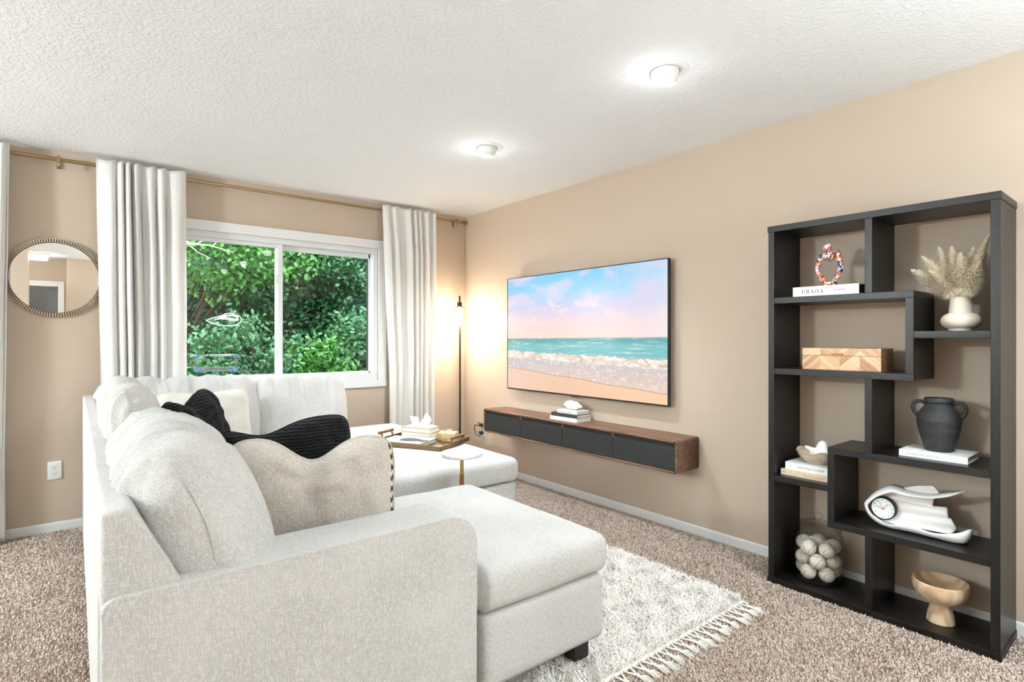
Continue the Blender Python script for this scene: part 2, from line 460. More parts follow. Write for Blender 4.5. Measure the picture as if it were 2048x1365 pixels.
def rbox(name, a, b, r, mat, parent=None, n=(12, 12, 8), fn=None, loc=None, rot=None):
    """soft rounded block on a dense grid, optionally deformed by fn(Vector, half, centre)."""
    ce = [(a[i] + b[i]) / 2 for i in range(3)]; h = [(b[i] - a[i]) / 2 for i in range(3)]
    bm = bmesh.new(); vd = {}
    def gv(i, j, k):
        key = (i, j, k)
        if key not in vd:
            p = Vector((-1 + 2 * i / n[0], -1 + 2 * j / n[1], -1 + 2 * k / n[2]))
            q = Vector((p.x * h[0], p.y * h[1], p.z * h[2]))
            inn = Vector([max(-(h[t] - r), min(h[t] - r, q[t])) for t in range(3)])
            d = q - inn
            if d.length > 1e-9:
                s = max(abs(d.x), abs(d.y), abs(d.z))
                q = inn + d.normalized() * s
            if fn: q = fn(q, h)
            vd[key] = bm.verts.new((q.x + ce[0], q.y + ce[1], q.z + ce[2]))
        return vd[key]
    N = n
    for i in range(N[0]):
        for j in range(N[1]):
            bm.faces.new((gv(i, j, 0), gv(i, j + 1, 0), gv(i + 1, j + 1, 0), gv(i + 1, j, 0)))
            bm.faces.new((gv(i, j, N[2]), gv(i + 1, j, N[2]), gv(i + 1, j + 1, N[2]), gv(i, j + 1, N[2])))
    for i in range(N[0]):
        for k in range(N[2]):
            bm.faces.new((gv(i, 0, k), gv(i + 1, 0, k), gv(i + 1, 0, k + 1), gv(i, 0, k + 1)))
            bm.faces.new((gv(i, N[1], k), gv(i, N[1], k + 1), gv(i + 1, N[1], k + 1), gv(i + 1, N[1], k)))
    for j in range(N[1]):
        for k in range(N[2]):
            bm.faces.new((gv(0, j, k), gv(0, j, k + 1), gv(0, j + 1, k + 1), gv(0, j + 1, k)))
            bm.faces.new((gv(N[0], j, k), gv(N[0], j + 1, k), gv(N[0], j + 1, k + 1), gv(N[0], j, k + 1)))
    return bmo(name, bm, mat, parent, smooth=True, loc=loc, rot=rot)
def ns(x, y, z, s=1.0):
    return mnoise.noise(Vector((x * s, y * s, z * s)))
_txt = {}
def text(name, s, size, mat, parent, mtx, sx=1.0, align='CENTER', bold=0.0):
    cu = bpy.data.curves.new('t', 'FONT'); cu.body = s; cu.size = size; cu.align_x = align; cu.align_y = 'CENTER'
    cu.extrude = 0.0004; cu.offset = bold; cu.resolution_u = 3
    ob = bpy.data.objects.new('t', cu); COL.objects.link(ob)
    me = bpy.data.meshes.new_from_object(ob.evaluated_get(bpy.context.evaluated_depsgraph_get()))
    bpy.data.objects.remove(ob); bpy.data.curves.remove(cu)
    me.name = name
    me.transform(mtx @ Matrix.Diagonal((sx, 1, 1, 1)))
    return mobj(name, me, mat, parent)
def frame_mtx(loc, ex, ey):
    ex = Vector(ex).normalized(); ey = Vector(ey).normalized(); ez = ex.cross(ey)
    m = Matrix((ex, ey, ez)).transposed().to_4x4(); m.translation = Vector(loc)
    return m
def copy_tree(o, parent=None):
    c = o.copy(); COL.objects.link(c); c.parent = parent
    for ch in list(o.children):
        copy_tree(ch, c)
    return c
def point_light(name, loc, w, col, parent=None, rad=0.03, kind='POINT', **kw):
    d = bpy.data.lights.new(name, kind); d.energy = w; d.color = col
    if kind in ('POINT', 'SPOT'): d.shadow_soft_size = rad
    for k, v_ in kw.items(): setattr(d, k, v_)
    o = bpy.data.objects.new(name, d); o.location = loc
    return link(o, parent)
# ================================================================== STRUCTURE
H = 2.44; WX = 3.092; WY = 4.597
def struct(o): o['kind'] = 'structure'; return o
struct(box('floor', (-4.1, -3.7, -0.12), (3.25, 4.75, 0.0), 'carpet'))
struct(box('ceiling', (-4.2, -3.8, H), (3.3, 4.95, H + 0.14), 'ceiling'))
struct(box('wall_right', (WX, -1.75, 0), (WX + 0.15, WY + 0.15, H), 'wall'))
W1 = (0.56, 2.17, 0.865, 2.04); W2 = (-2.5, -0.75, 0.30, 2.04)
struct(boxes('wall_far', [
    ((-4.1, WY, 0), (W2[0], WY + 0.15, H)), ((W2[0], WY, 0), (W2[1], WY + 0.15, W2[2])), ((W2[0], WY, W2[3]), (W2[1], WY + 0.15, H)),
    ((W2[1], WY, 0), (W1[0], WY + 0.15, H)), ((W1[0], WY, 0), (W1[1], WY + 0.15, W1[2])), ((W1[0], WY, W1[3]), (W1[1], WY + 0.15, H)),
    ((W1[1], WY, 0), (WX, WY + 0.15, H))], 'wall'))
struct(box('wall_left', (-4.25, -3.7, 0), (-4.1, WY + 0.15, H), 'wall'))
struct(box('wall_back', (0.0, -1.72, 0), (WX, -1.57, H), 'wall'))
struct(boxes('wall_hall', [((0.0, -2.2, 0), (0.12, -1.72, H)), ((-1.6, -2.3, 0), (-0.92, -2.16, H)), ((-0.92, -2.3, 2.05), (-0.10, -2.16, H)), ((-0.10, -2.3, 0), (0.12, -2.16, H))], 'wall'))
struct(boxes('wall_bedroom', [((-2.2, -3.7, 0), (0.6, -3.55, H)), ((0.12, -3.7, 0), (0.27, -2.2, H)), ((-1.6, -3.7, 0), (-1.5, -2.3, 1.0))], 'grey_wall'))
struct(box('wall_kitchen', (-4.1, -3.7, 0), (-1.6, -3.55, H), 'wall'))
struct(box('wall_pillar', (-0.60, -0.95, 0), (-0.40, -0.60, H), 'wall'))
def baseboard(name, a, b, axis, t=0.014, h=0.062):
    o = None
    if axis == 'Y':   # runs along Y on the wall at x = a[0]
        x, y0, y1 = a[0], a[1], b
        o = prism(name, [(x, 0), (x - t, 0), (x - t, h - 0.012), (x - t * 0.55, h), (x, h)], 'Y', y0, y1, 'trim')
    else:
        y, x0, x1 = a[1], a[0], b
        o = prism(name, [(y, 0), (y - t, 0), (y - t, h - 0.012), (y - t * 0.55, h), (y, h)], 'X', x0, x1, 'trim')
    return struct(o)
baseboard('baseboard_right', (WX, -1.57), WY, 'Y')
baseboard('baseboard_far', (-4.1, WY), WX - 0.014, 'X')
# hallway door trim
struct(boxes('trim_1', [((-0.995, -2.16, 0), (-0.915, -2.14, 2.13)), ((-0.105, -2.16, 0), (-0.025, -2.14, 2.13)), ((-0.915, -2.16, 2.045), (-0.105, -2.14, 2.13))], 'trim', r=0.006))
d2 = struct(box('door_1', (0, 0, 0.01), (0.78, 0.035, 2.03), 'trim', loc=(-0.905, -2.30, 0), rot=(0, 0, math.radians(-100))))
lathe('door_handle', [(0, 0), (0.012, 0), (0.012, 0.03), (0.028, 0.04), (0.03, 0.055), (0.018, 0.068), (0, 0.07)], 'brass', d2, 16, loc=(0.72, 0.035, 1.0), rot=(-PI / 2, 0, 0))

def window(name, w, mull, curtained):
    root = thing(name, None, None, (0, WY, 0)); root['kind'] = 'structure'
    x0, x1, z0, z1 = w
    c = 0.068
    boxes('casing', [((x0 - c, -0.018, z1 - 0.006), (x1 + c, 0, z1 + c)), ((x1 - 0.004, -0.018, z0), (x1 + c, 0, z1 - 0.006)), ((x0 - c, -0.018, z0), (x0 + 0.004, 0, z1 - 0.006))], 'trim', root, 0.003, 1)
    boxes('window_sill', [((x0 - c, -0.024, z0 - 0.058), (x1 + c, 0, z0 + 0.004))], 'trim', root, 0.004, 2)
    f0, f1 = 0.012, 0.12
    boxes('window_frame', [((x0, f0, z1 - 0.05), (x1, f1, z1)), ((x0, f0, z0), (x1, f1, z0 + 0.062)), ((x0, f0, z0 + 0.062), (x0 + 0.03, f1, z1 - 0.05)), ((x1 - 0.045, f0, z0 + 0.062), (x1, f1, z1 - 0.05))], 'vinyl', root, 0.004, 2)
    zb, zt = z0 + 0.062, z1 - 0.05
    # front sliding sash on the left, fixed sash behind on the right
    s = boxes('sash', [((x0 + 0.03, 0.03, zt - 0.03), (mull + 0.02, 0.06, zt)), ((x0 + 0.03, 0.03, zb), (mull + 0.02, 0.06, zb + 0.026)), ((x0 + 0.03, 0.03, zb), (x0 + 0.055, 0.06, zt)), ((mull - 0.02, 0.022, zb), (mull + 0.02, 0.06, zt))], 'vinyl', root, 0.003, 2)
    box('pane', (x0 + 0.05, 0.043, zb + 0.02), (mull - 0.015, 0.047, zt - 0.02), 'pane_glass', s)
    for zz in (zt - 0.28, zb + 0.20):
        rbox('latch', (mull - 0.034, 0.024, zz - 0.032), (mull - 0.018, 0.05, zz + 0.032), 0.007, 'vinyl', s, (4, 4, 8))
    s2 = boxes('sash', [((mull, 0.075, zt - 0.04), (x1 - 0.045, 0.105, zt)), ((mull, 0.075, zb), (x1 - 0.045, 0.105, zb + 0.018)), ((x1 - 0.063, 0.075, zb), (x1 - 0.045, 0.105, zt)), ((mull - 0.02, 0.075, zb), (mull + 0.014, 0.105, zt))], 'vinyl', root, 0.003, 2)
    box('pane', (mull + 0.008, 0.088, zb + 0.012), (x1 - 0.056, 0.092, zt - 0.03), 'pane_glass', s2)
    boxes('gasket', [((x1 - 0.069, 0.078, zb + 0.018), (x1 - 0.063, 0.1, zt - 0.04))], 'slot_dark', s2)
    return root
window('window_1', W1, 1.334, True)
window('window_2', W2, -1.63, True)

# ================================================================== OUTSIDE
struct(box('ground_outside', (-14, WY + 0.15, -0.5), (18, 24, -0.35), 'soil'))
def leaf_mesh(name, pts, size, upbias=0.6, toward=None, aspect=0.62):
    n = len(pts)
    nrm = RNG.normal(size=(n, 3)); nrm[:, 2] = np.abs(nrm[:, 2]) * upbias + 0.25
    if toward is not None: nrm += np.array(toward) * 0.55
    nrm /= np.linalg.norm(nrm, axis=1)[:, None]
    d = RNG.normal(size=(n, 3)); d[:, 2] -= 0.5
    d -= nrm * (d * nrm).sum(1)[:, None]; d /= np.linalg.norm(d, axis=1)[:, None]
    s = np.cross(nrm, d)
    L = size * RNG.uniform(0.6, 1.25, n)[:, None]; Wd = L * aspect
    base = pts - d * L * 0.5
    v = np.stack([base, base + d * L * 0.30 + s * Wd * 0.46 - nrm * L * 0.06, base + d * L * 0.68 + s * Wd * 0.36 - nrm * L * 0.10, base + d * L - nrm * L * 0.12,
                  base + d * L * 0.68 - s * Wd * 0.36 - nrm * L * 0.10, base + d * L * 0.30 - s * Wd * 0.46 - nrm * L * 0.06, base + d * L * 0.5 + nrm * L * 0.02], axis=1).reshape(-1, 3)
    q = np.array([[0, 1, 6], [1, 2, 6], [2, 3, 6], [3, 4, 6], [4, 5, 6], [5, 0, 6]])
    f = (q[None] + (np.arange(n) * 7)[:, None, None]).reshape(-1, 3)
    me = bpy.data.meshes.new(name)
    me.vertices.add(len(v)); me.vertices.foreach_set('co', v.astype(np.float32).ravel())
    me.loops.add(f.size); me.loops.foreach_set('vertex_index', f.astype(np.int32).ravel())
    me.polygons.add(len(f)); me.polygons.foreach_set('loop_start', np.arange(0, f.size, 3, dtype=np.int32))
    me.update(); me.validate()
    me.shade_smooth()
    return me
def crown_points(cl, n, spread):
    cl = np.array(cl); idx = RNG.integers(0, len(cl), n)
    p = RNG.normal(size=(n, 3)) * np.array(spread)
    return cl[idx] + p
_leaf = {}
def single_leaf(mat):
    if mat not in _leaf:
        v = [(0, -0.5, 0), (0.28, -0.22, -0.05), (0.24, 0.15, -0.08), (0, 0.5, -0.12), (-0.24, 0.15, -0.08), (-0.28, -0.22, -0.05), (0, 0, 0.03)]
        me = bpy.data.meshes.new('leaf'); me.from_pydata(v, [], [(0, 1, 6), (1, 2, 6), (2, 3, 6), (3, 4, 6), (4, 5, 6), (5, 0, 6)])
        me.materials.append(M[mat]); me.shade_smooth(); _leaf[mat] = me
    return _leaf[mat]
def tree(name, label, base, crown_c, crown_r, n, leaf, mat, trunk=True, nclump=26, bark='bark', spread=(0.2, 0.2, 0.13), cat='tree', leaf_parts=0):
    root = thing(name, label, cat, base, group=None)
    cc = np.array(crown_c); cr = np.array(crown_r)
    cl = []
    while len(cl) < nclump:
        p = RNG.uniform(-1, 1, 3)
        if 0.15 < (p ** 2).sum() < 1: cl.append(cc + p * cr)
    pts = crown_points(cl, n, spread)
    pts = pts[(pts[:, 1] + base[1]) > 5.35]
    lo = mobj('foliage', leaf_mesh('foliage', pts, leaf, toward=(0, -1, 0.3)), mat, root); lo['kind'] = 'stuff'
    if leaf_parts:                                   # the nearest leaves stand alone as parts
        fr_ = cc + np.array([0, -cr[1] - 0.12, 0])
        for i_ in range(leaf_parts):
            a_ = RNG.uniform(-0.9, 0.9, 2)
            lf = bpy.data.objects.new('leaf', single_leaf(mat)); link(lf, root)
            lf.location = (fr_[0] + a_[0] * cr[0], fr_[1] + 0.35 * (a_ ** 2).sum() * cr[1] + RNG.uniform(-0.05, 0.1), fr_[2] + a_[1] * cr[2])
            lf.rotation_euler = (RNG.uniform(-0.3, 1.2), RNG.uniform(-0.6, 0.6), RNG.uniform(0, 6.28)); s_ = leaf * RNG.uniform(0.85, 1.35); lf.scale = (s_, s_, s_)
    if trunk:
        pr = [(0, 0, 0), (0.05, 0.02, crown_c[2] * 0.4), (0.0, 0.05, crown_c[2]), (0.03, 0.05, crown_c[2] + crown_r[2] * 0.6)]
        tube('trunk', pr, [0.07, 0.055, 0.04, 0.012], bark, root, 8)
        parts = []
        for c in cl[:14]:
            st = Vector((0.0, 0.05, max(0.3, c[2] * 0.55)))
            e = Vector(c); mid = st.lerp(e, 0.5) + Vector((0, 0, 0.1))
            parts.append(tube_vf([st, mid, e], [0.02, 0.013, 0.005], 5))
        V, F = merge(parts); pyd('branches', V, F, bark, root, True)
    return root
G = -0.35
# back wall of woodland, then shrubs in front
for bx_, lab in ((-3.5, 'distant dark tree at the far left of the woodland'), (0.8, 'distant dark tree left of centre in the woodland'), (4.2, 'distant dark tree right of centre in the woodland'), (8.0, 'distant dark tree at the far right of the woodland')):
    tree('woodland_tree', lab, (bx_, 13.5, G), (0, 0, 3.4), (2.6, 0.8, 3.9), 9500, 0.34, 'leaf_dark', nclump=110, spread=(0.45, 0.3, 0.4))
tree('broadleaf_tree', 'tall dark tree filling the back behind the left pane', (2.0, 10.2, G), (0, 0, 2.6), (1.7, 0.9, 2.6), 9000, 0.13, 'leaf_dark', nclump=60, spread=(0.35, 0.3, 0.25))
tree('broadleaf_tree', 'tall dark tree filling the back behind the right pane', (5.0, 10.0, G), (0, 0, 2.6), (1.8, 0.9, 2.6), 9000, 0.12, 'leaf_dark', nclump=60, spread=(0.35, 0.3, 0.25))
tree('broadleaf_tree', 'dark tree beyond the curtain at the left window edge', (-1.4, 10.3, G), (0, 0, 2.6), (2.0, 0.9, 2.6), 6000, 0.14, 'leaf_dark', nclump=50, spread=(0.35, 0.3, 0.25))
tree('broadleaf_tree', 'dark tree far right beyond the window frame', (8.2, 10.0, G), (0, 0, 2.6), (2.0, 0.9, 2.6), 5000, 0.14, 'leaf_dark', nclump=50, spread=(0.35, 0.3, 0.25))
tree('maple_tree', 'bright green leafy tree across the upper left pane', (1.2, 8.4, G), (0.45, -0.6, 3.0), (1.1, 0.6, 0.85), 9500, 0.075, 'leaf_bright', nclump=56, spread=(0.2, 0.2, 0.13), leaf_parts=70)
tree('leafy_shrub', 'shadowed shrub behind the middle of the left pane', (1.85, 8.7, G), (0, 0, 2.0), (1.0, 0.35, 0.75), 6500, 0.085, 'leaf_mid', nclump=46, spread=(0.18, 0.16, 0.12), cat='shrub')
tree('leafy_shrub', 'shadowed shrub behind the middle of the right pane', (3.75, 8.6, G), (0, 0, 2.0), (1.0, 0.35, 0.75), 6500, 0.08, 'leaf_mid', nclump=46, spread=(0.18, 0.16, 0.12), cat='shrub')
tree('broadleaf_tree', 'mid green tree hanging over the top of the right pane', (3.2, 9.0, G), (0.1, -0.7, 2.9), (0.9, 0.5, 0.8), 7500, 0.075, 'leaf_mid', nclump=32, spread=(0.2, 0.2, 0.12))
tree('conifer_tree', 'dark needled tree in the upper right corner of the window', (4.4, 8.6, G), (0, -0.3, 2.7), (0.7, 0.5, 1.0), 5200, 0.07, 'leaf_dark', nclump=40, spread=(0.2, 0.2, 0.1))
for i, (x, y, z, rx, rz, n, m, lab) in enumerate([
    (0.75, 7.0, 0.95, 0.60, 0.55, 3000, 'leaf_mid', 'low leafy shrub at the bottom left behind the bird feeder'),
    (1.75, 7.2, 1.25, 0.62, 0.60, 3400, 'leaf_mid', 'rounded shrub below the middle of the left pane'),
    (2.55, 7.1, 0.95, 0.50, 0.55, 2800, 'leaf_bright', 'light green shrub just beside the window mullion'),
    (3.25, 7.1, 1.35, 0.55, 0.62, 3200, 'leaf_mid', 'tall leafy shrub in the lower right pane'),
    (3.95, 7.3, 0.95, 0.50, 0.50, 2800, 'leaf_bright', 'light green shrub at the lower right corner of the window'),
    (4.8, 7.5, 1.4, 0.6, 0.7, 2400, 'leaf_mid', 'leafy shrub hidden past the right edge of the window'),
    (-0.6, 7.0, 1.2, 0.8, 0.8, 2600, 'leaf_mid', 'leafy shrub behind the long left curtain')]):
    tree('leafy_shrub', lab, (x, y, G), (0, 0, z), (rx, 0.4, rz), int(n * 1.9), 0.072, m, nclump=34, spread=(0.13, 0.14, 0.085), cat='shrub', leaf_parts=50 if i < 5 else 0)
br = thing('bare_branch', 'pale bare forked branch hanging in front of the leaves upper left', 'branch', (1.0, 6.6, 2.2))
for nm, pts, r in [('limb', [(0, 0, 0.02), (-0.35, 0.1, 0.22), (-0.9, 0.3, 0.6)], 0.018), ('twig', [(0, 0, 0.02), (0.18, -0.02, 0.02), (0.42, 0.0, -0.03)], 0.010), ('twig', [(0.05, 0, 0.02), (0.16, 0.02, 0.09), (0.26, 0.02, 0.16)], 0.008), ('twig', [(0.2, 0, 0.01), (0.27, 0, 0.08), (0.33, 0, 0.16)], 0.006), ('twig', [(-0.02, 0, 0.02), (0.08, 0.02, -0.06), (0.2, 0.02, -0.11)], 0.007)]:
    tube(nm, pts, [r, r * 0.8, r * 0.35], 'pale_bark', br, 6)
# acrylic bird feeder stuck on the outside of the left pane
fd = thing('window_feeder', 'clear acrylic bird feeder with blue corners on the left pane', 'bird feeder', (0.895, WY + 0.125, 0.985))
boxes('back_panel', [((-0.145, 0, 0.115), (0.145, 0.004, 0.13)), ((-0.145, 0, 0.0), (-0.125, 0.004, 0.13)), ((0.125, 0, 0.0), (0.145, 0.004, 0.13))], 'acrylic', fd, 0.001, 1)
boxes('tray', [((-0.15, 0.0, 0.0), (0.15, 0.06, 0.004)), ((-0.15, 0.056, 0.0), (0.15, 0.06, 0.032)), ((-0.15, 0, 0), (-0.146, 0.06, 0.032)), ((0.146, 0, 0), (0.15, 0.06, 0.032)), ((-0.15, 0, 0), (0.15, 0.004, 0.03))], 'acrylic', fd, 0.001, 1)
for sx in (-1, 1):
    for zz in (0.012, 0.115):
        lathe('suction_cup', [(0, -0.012), (0.008, -0.012), (0.013, -0.006), (0.015, 0.0), (0.012, 0.006), (0, 0.006)], 'blue_plastic', fd, 16, loc=(sx * 0.132, 0.002, zz), rot=(PI / 2, 0, 0))
# ================================================================== SECTIONAL SOFA
SF = 'sofa_fabric'
sofa = thing('sectional_sofa', 'large cream woven sectional sofa with rounded arm and two chaise ends', 'sofa', (0.055, 1.43, 0), -math.radians(0.45))
FAR = 2.965
def crown(amp, step=None):
    def fn(q, h):
        u, v = q.x / h[0], q.y / h[1]
        q = q.copy()
        if q.z > 0:
            q.z += amp * max(0, 1 - u * u) ** 0.5 * max(0, 1 - v * v) ** 0.5 * (q.z / h[2])
        b = max(0, 1 - (q.z / h[2]) ** 2)
        q.y += 0.007 * b * (1 if v > 0.97 else -1 if v < -0.97 else 0)
        q.x += 0.007 * b * (1 if u > 0.97 else -1 if u < -0.97 else 0)
        q.z += 0.004 * ns(q.x, q.y, 1.3, 5.0)
        return q
    return fn
# fixed frame
prism('back_frame', [(0.0, 0.07), (0.0, 0.88), (0.056, 0.88), (0.132, 0.73), (0.27, 0.44), (0.27, 0.07)], 'Y', 0.004, FAR, SF, sofa, 0.012, 3)
prism('back_frame', [(FAR, 0.07), (FAR, 0.87), (FAR - 0.056, 0.87), (FAR - 0.132, 0.73), (FAR - 0.27, 0.44), (FAR - 0.27, 0.07)], 'X', 0.0, 1.50, SF, sofa, 0.012, 3)
ap = [(0.0, 0.07), (0.945, 0.07)]
for k in range(9):
    a = k / 8 * PI / 2
    ap.append((0.945 - 0.085 + 0.085 * math.cos(a), 0.70 - 0.085 + 0.085 * math.sin(a)))
for k in range(5):
    a = PI / 2 + k / 4 * PI / 2
    ap.append((0.03 + 0.03 * math.cos(a), 0.67 + 0.03 * math.sin(a)))
arm = prism('arm', ap, 'Y', -0.008, 0.17, SF, sofa, 0.022, 4)
seam = [(x + (-0.006 if x > 0.5 else 0.006), -0.0035, z - 0.008) for x, z in ap[1:]]
seam = [(x, -0.005, z) for x, _, z in seam][0:1] + seam[1:]
tube('seam', [(p[0], 0.002, p[2] + 0.003) for p in seam], 0.0035, SF, arm, 6)
boxes('base', [((0.26, 0.17, 0.10), (0.985, 0.94, 0.345)), ((0.26, 0.94, 0.09), (0.94, FAR, 0.345)), ((0.94, 2.15, 0.09), (1.275, FAR, 0.345))], SF, sofa, 0.012, 2)
rbox('chaise_base', (0.985, 0.012, 0.10), (1.55, 0.94, 0.345), 0.022, SF, sofa, (20, 24, 10))
rbox('chaise_base', (1.275, 1.255, 0.10), (2.125, FAR, 0.345), 0.022, SF, sofa, (24, 40, 10))
XT = 0.975
c1 = crown(0.016)
def tcush(q, h):
    cx = (0.25 + 1.56) / 2; cy = (0.004 + 0.945) / 2
    q = c1(q, h)
    if q.x + cx < XT:                       # narrow behind the arm: the front of the seat is T shaped
        y = q.y + cy
        q.y = 0.182 + (y - 0.004) / (0.945 - 0.004) * (0.945 - 0.182) - cy
    return q
rbox('seat_cushion', (0.25, 0.004, 0.35), (1.56, 0.945, 0.497), 0.035, SF, sofa, (60, 44, 10), tcush)
rbox('seat_cushion', (0.25, 0.955, 0.35), (0.96, 1.60, 0.50), 0.035, SF, sofa, (24, 24, 8), crown(0.02))
rbox('seat_cushion', (0.25, 1.61, 0.35), (0.96, 2.20, 0.50), 0.035, SF, sofa, (24, 24, 8), crown(0.02))
rbox('seat_cushion', (0.25, 2.21, 0.35), (1.26, FAR - 0.2, 0.50), 0.035, SF, sofa, (30, 24, 8), crown(0.02))
rbox('seat_cushion', (1.265, 1.245, 0.35), (2.13, 2.60, 0.497), 0.035, SF, sofa, (36, 50, 10), crown(0.014))
rbox('seat_cushion', (1.265, 2.605, 0.35), (2.13, FAR, 0.505), 0.04, SF, sofa, (30, 20, 10), crown(0.012))
for x, y in ((1.45, 0.07), (1.05, 0.07), (1.45, 0.86), (1.36, 1.33), (2.04, 1.33), (2.04, 2.88), (0.06, 0.06), (0.06, 2.9), (0.85, 1.6)):
    prism('leg', [(x - 0.03, y - 0.03), (x + 0.045, y - 0.03), (x + 0.045, y + 0.03), (x - 0.03, y + 0.03)], 'Z', 0.03 if (1.0 < x < 1.5 and y < 1.5) else 0.0, 0.105, 'black_rubber', sofa, 0.004, 1)
def cushfn(seed, bulge=0.10, wr=0.017, crease=None):
    def fn(q, h):
        x, y, z = q.x / h[0], q.y / h[1], q.z / h[2]
        q = q.copy()
        q.x *= (1 + bulge * max(0, 1 - y * y) * max(0, 1 - z * z)) * math.sqrt(max(0.1, 1 - 0.42 * z * z))
        q.y *= 1 + 0.075 * max(0, 1 - z * z) * max(0, 1 - x * x) - 0.03 * max(0, abs(x) - 0.5)
        q.z *= 1 + 0.03 * (1 - y * y)
        # sagging pleats that gather towards the upper back edge
        top = max(0.0, 0.35 + 0.65 * z)
        w = (0.5 - abs(ns(q.x * 3 + seed, (q.y + 0.5 * q.x) * 11, q.z * 2.5)) * 2.2) + 0.6 * (0.4 - abs(ns(q.x * 3, (q.y - 0.3 * q.x) * 23, seed)) * 2)
        d = Vector((x * 0.9, y * 0.25, z)).normalized() if abs(x) + abs(y) + abs(z) > 0.01 else Vector((0, 0, 1))
        q += d * (w * wr * top)
        q += d * 0.010 * ns(q.x + seed, q.y, q.z, 5)
        # pinched corners
        c = max(0, abs(y) - 0.8) * max(0, z - 0.5) * 10
        q.z += 0.010 * c * (1 if x < 0 else -0.8)
        if crease is not None: q.z -= 0.022 * math.exp(-((q.y - crease) / 0.02) ** 2) * max(0, z)
        return q
    return fn
def back_cushion(loc, thick, length, height, tilt, seed, rz=0.0, crease=None):
    o = rbox('back_cushion', (-thick / 2, -length / 2, -height / 2), (thick / 2, length / 2, height / 2), min(thick, height) * 0.47, SF, sofa, (18, 90, 40), cushfn(seed, crease=crease), loc, (0, -math.radians(tilt), rz))
    # end seams
    for s in (-1, 1):
        pts = []
        for k in range(13):
            zz = -0.42 + 0.84 * k / 12
            pts.append((0.004 * math.sin(k), s * (length / 2 * (1 + 0.072 * (1 - (zz * 2) ** 2)) - 0.02 * max(0, abs(zz) - 0.25)), zz * height * 0.92))
        tube('seam', pts, 0.0022, SF, o, 5)
    return o
back_cushion((0.215, 0.485, 0.748), 0.30, 0.86, 0.52, 17, 1.0)
back_cushion((0.160, 1.40, 0.795), 0.19, 0.86, 0.53, 11, 7.0)
back_cushion((0.52, FAR - 0.235, 0.735), 0.22, 0.90, 0.50, 13, 13.0, -PI / 2, crease=0.24)
back_cushion((1.27, FAR - 0.255, 0.735), 0.20, 0.62, 0.47, 14, 21.0, -PI / 2)

# ------------------------------------------------------------------ throw pillows
def pillow(name, label, loc, w, h, t, tilt, rz, mat_f, mat_b, pipe, group=None, chop=0.0, chop_u=0.0, ears=0.05, seed=0, roll=0.0, cw=0.4, wr=0.006, rt=0.0, wrap=2.0):
    """standing pillow, front facing local -Y, base at the origin."""
    root = thing(name, label, 'pillow', loc, 0.0, group)
    root.rotation_euler = Matrix.Rotation(rz, 3, 'Z').to_4x4().to_euler()
    mt = Matrix.Rotation(rz, 4, 'Z') @ Matrix.Rotation(-tilt, 4, 'X') @ Matrix.Rotation(roll, 4, 'Y')
    root.rotation_euler = mt.to_euler()
    n = 36
    def P(u, v, side):
        th = t / 2 * (max(0, 1 - abs(u) ** 3.2) * max(0, 1 - abs(v) ** 3.2)) ** 0.55
        cr_ = 1 - 0.13 * (u * v) ** 4
        x = u * w / 2 * cr_ * (1 - ears * (1 - v * v) * 1.1 * abs(u) ** 2)
        z = v * h / 2 * cr_ * (1 - ears * (1 - u * u) * 1.1 * abs(v) ** 2) + h / 2
        up = max(0.0, (v + 1) / 2)
        z -= chop * math.exp(-((u - chop_u) / cw) ** 2) * up ** 3
        z += rt * u * up ** 2
        edge = (1 - u * u) * (1 - v * v)
        wv = ns(u * 2.2 + seed, v * 2.2, side * 3.0) * 0.02 * edge + ns(u * 7 + seed, v * 5, seed + side) * wr
        if chop > 0: wv -= 0.03 * math.exp(-((u - chop_u) / 0.16) ** 2) * max(0, v) * (1 - v * v) * 1.6
        y = side * (th + wv * min(1, edge * 6))
        y += 0.014 * ns(u * 2.5, v * 2.5, seed + 5)
        return (x, y, z)
    V, idx = [], {}
    F, MI = [], []
    for side in (-1, 1):
        for i in range(n + 1):
            for j in range(n + 1):
                u = math.sin((i / n - 0.5) * PI) * 0.35 + (i / n * 2 - 1) * 0.65; v = math.sin((j / n - 0.5) * PI) * 0.35 + (j / n * 2 - 1) * 0.65
                b = i in (0, n) or j in (0, n)
                key = (i, j, 0 if b else side)
                if key not in idx:
                    idx[key] = len(V); V.append(P(u, v, side))
    g = lambda i, j, s: idx[(i, j, 0 if (i in (0, n) or j in (0, n)) else s)]
    for side in (-1, 1):
        for i in range(n):
            for j in range(n):
                q = (g(i, j, side), g(i + 1, j, side), g(i + 1, j + 1, side), g(i, j + 1, side))
                F.append(q if side < 0 else q[::-1]); MI.append(0 if side < 0 and (i / n * 2 - 1) < wrap else 1)
    o = pyd('cover', V, F, [mat_f, mat_b], root, True)
    o.data.polygons.foreach_set('material_index', MI)
    ring = [g(i, 0, 0) for i in range(n)] + [g(n, j, 0) for j in range(n)] + [g(i, n, 0) for i in range(n, 0, -1)] + [g(0, j, 0) for j in range(n, 0, -1)]
    tube('piping', [V[k] for k in ring], 0.0045, pipe, root, 6, True)
    return root
pillow('throw_pillow', 'beige woven pillow with dented top against the near sofa arm', (0.615, 1.785, 0.505), 0.53, 0.43, 0.19, math.radians(0), math.radians(-27), 'pillow_weave', 'pattern_weave', 'pillow_weave', chop=0.075, chop_u=0.0, ears=0.04, seed=3.3, cw=0.34, wr=0.009, wrap=0.92)
pillow('throw_pillow', 'black crinkled pillow with folded top behind the beige woven pillow', (0.775, 2.55, 0.50), 0.59, 0.38, 0.18, math.radians(8), math.radians(-4), 'black_gauze', 'black_gauze', 'black_gauze', 'black crinkled pillows', chop=0.055, chop_u=-0.35, ears=0.04, seed=9.1, cw=0.42, wr=0.014, rt=0.012)
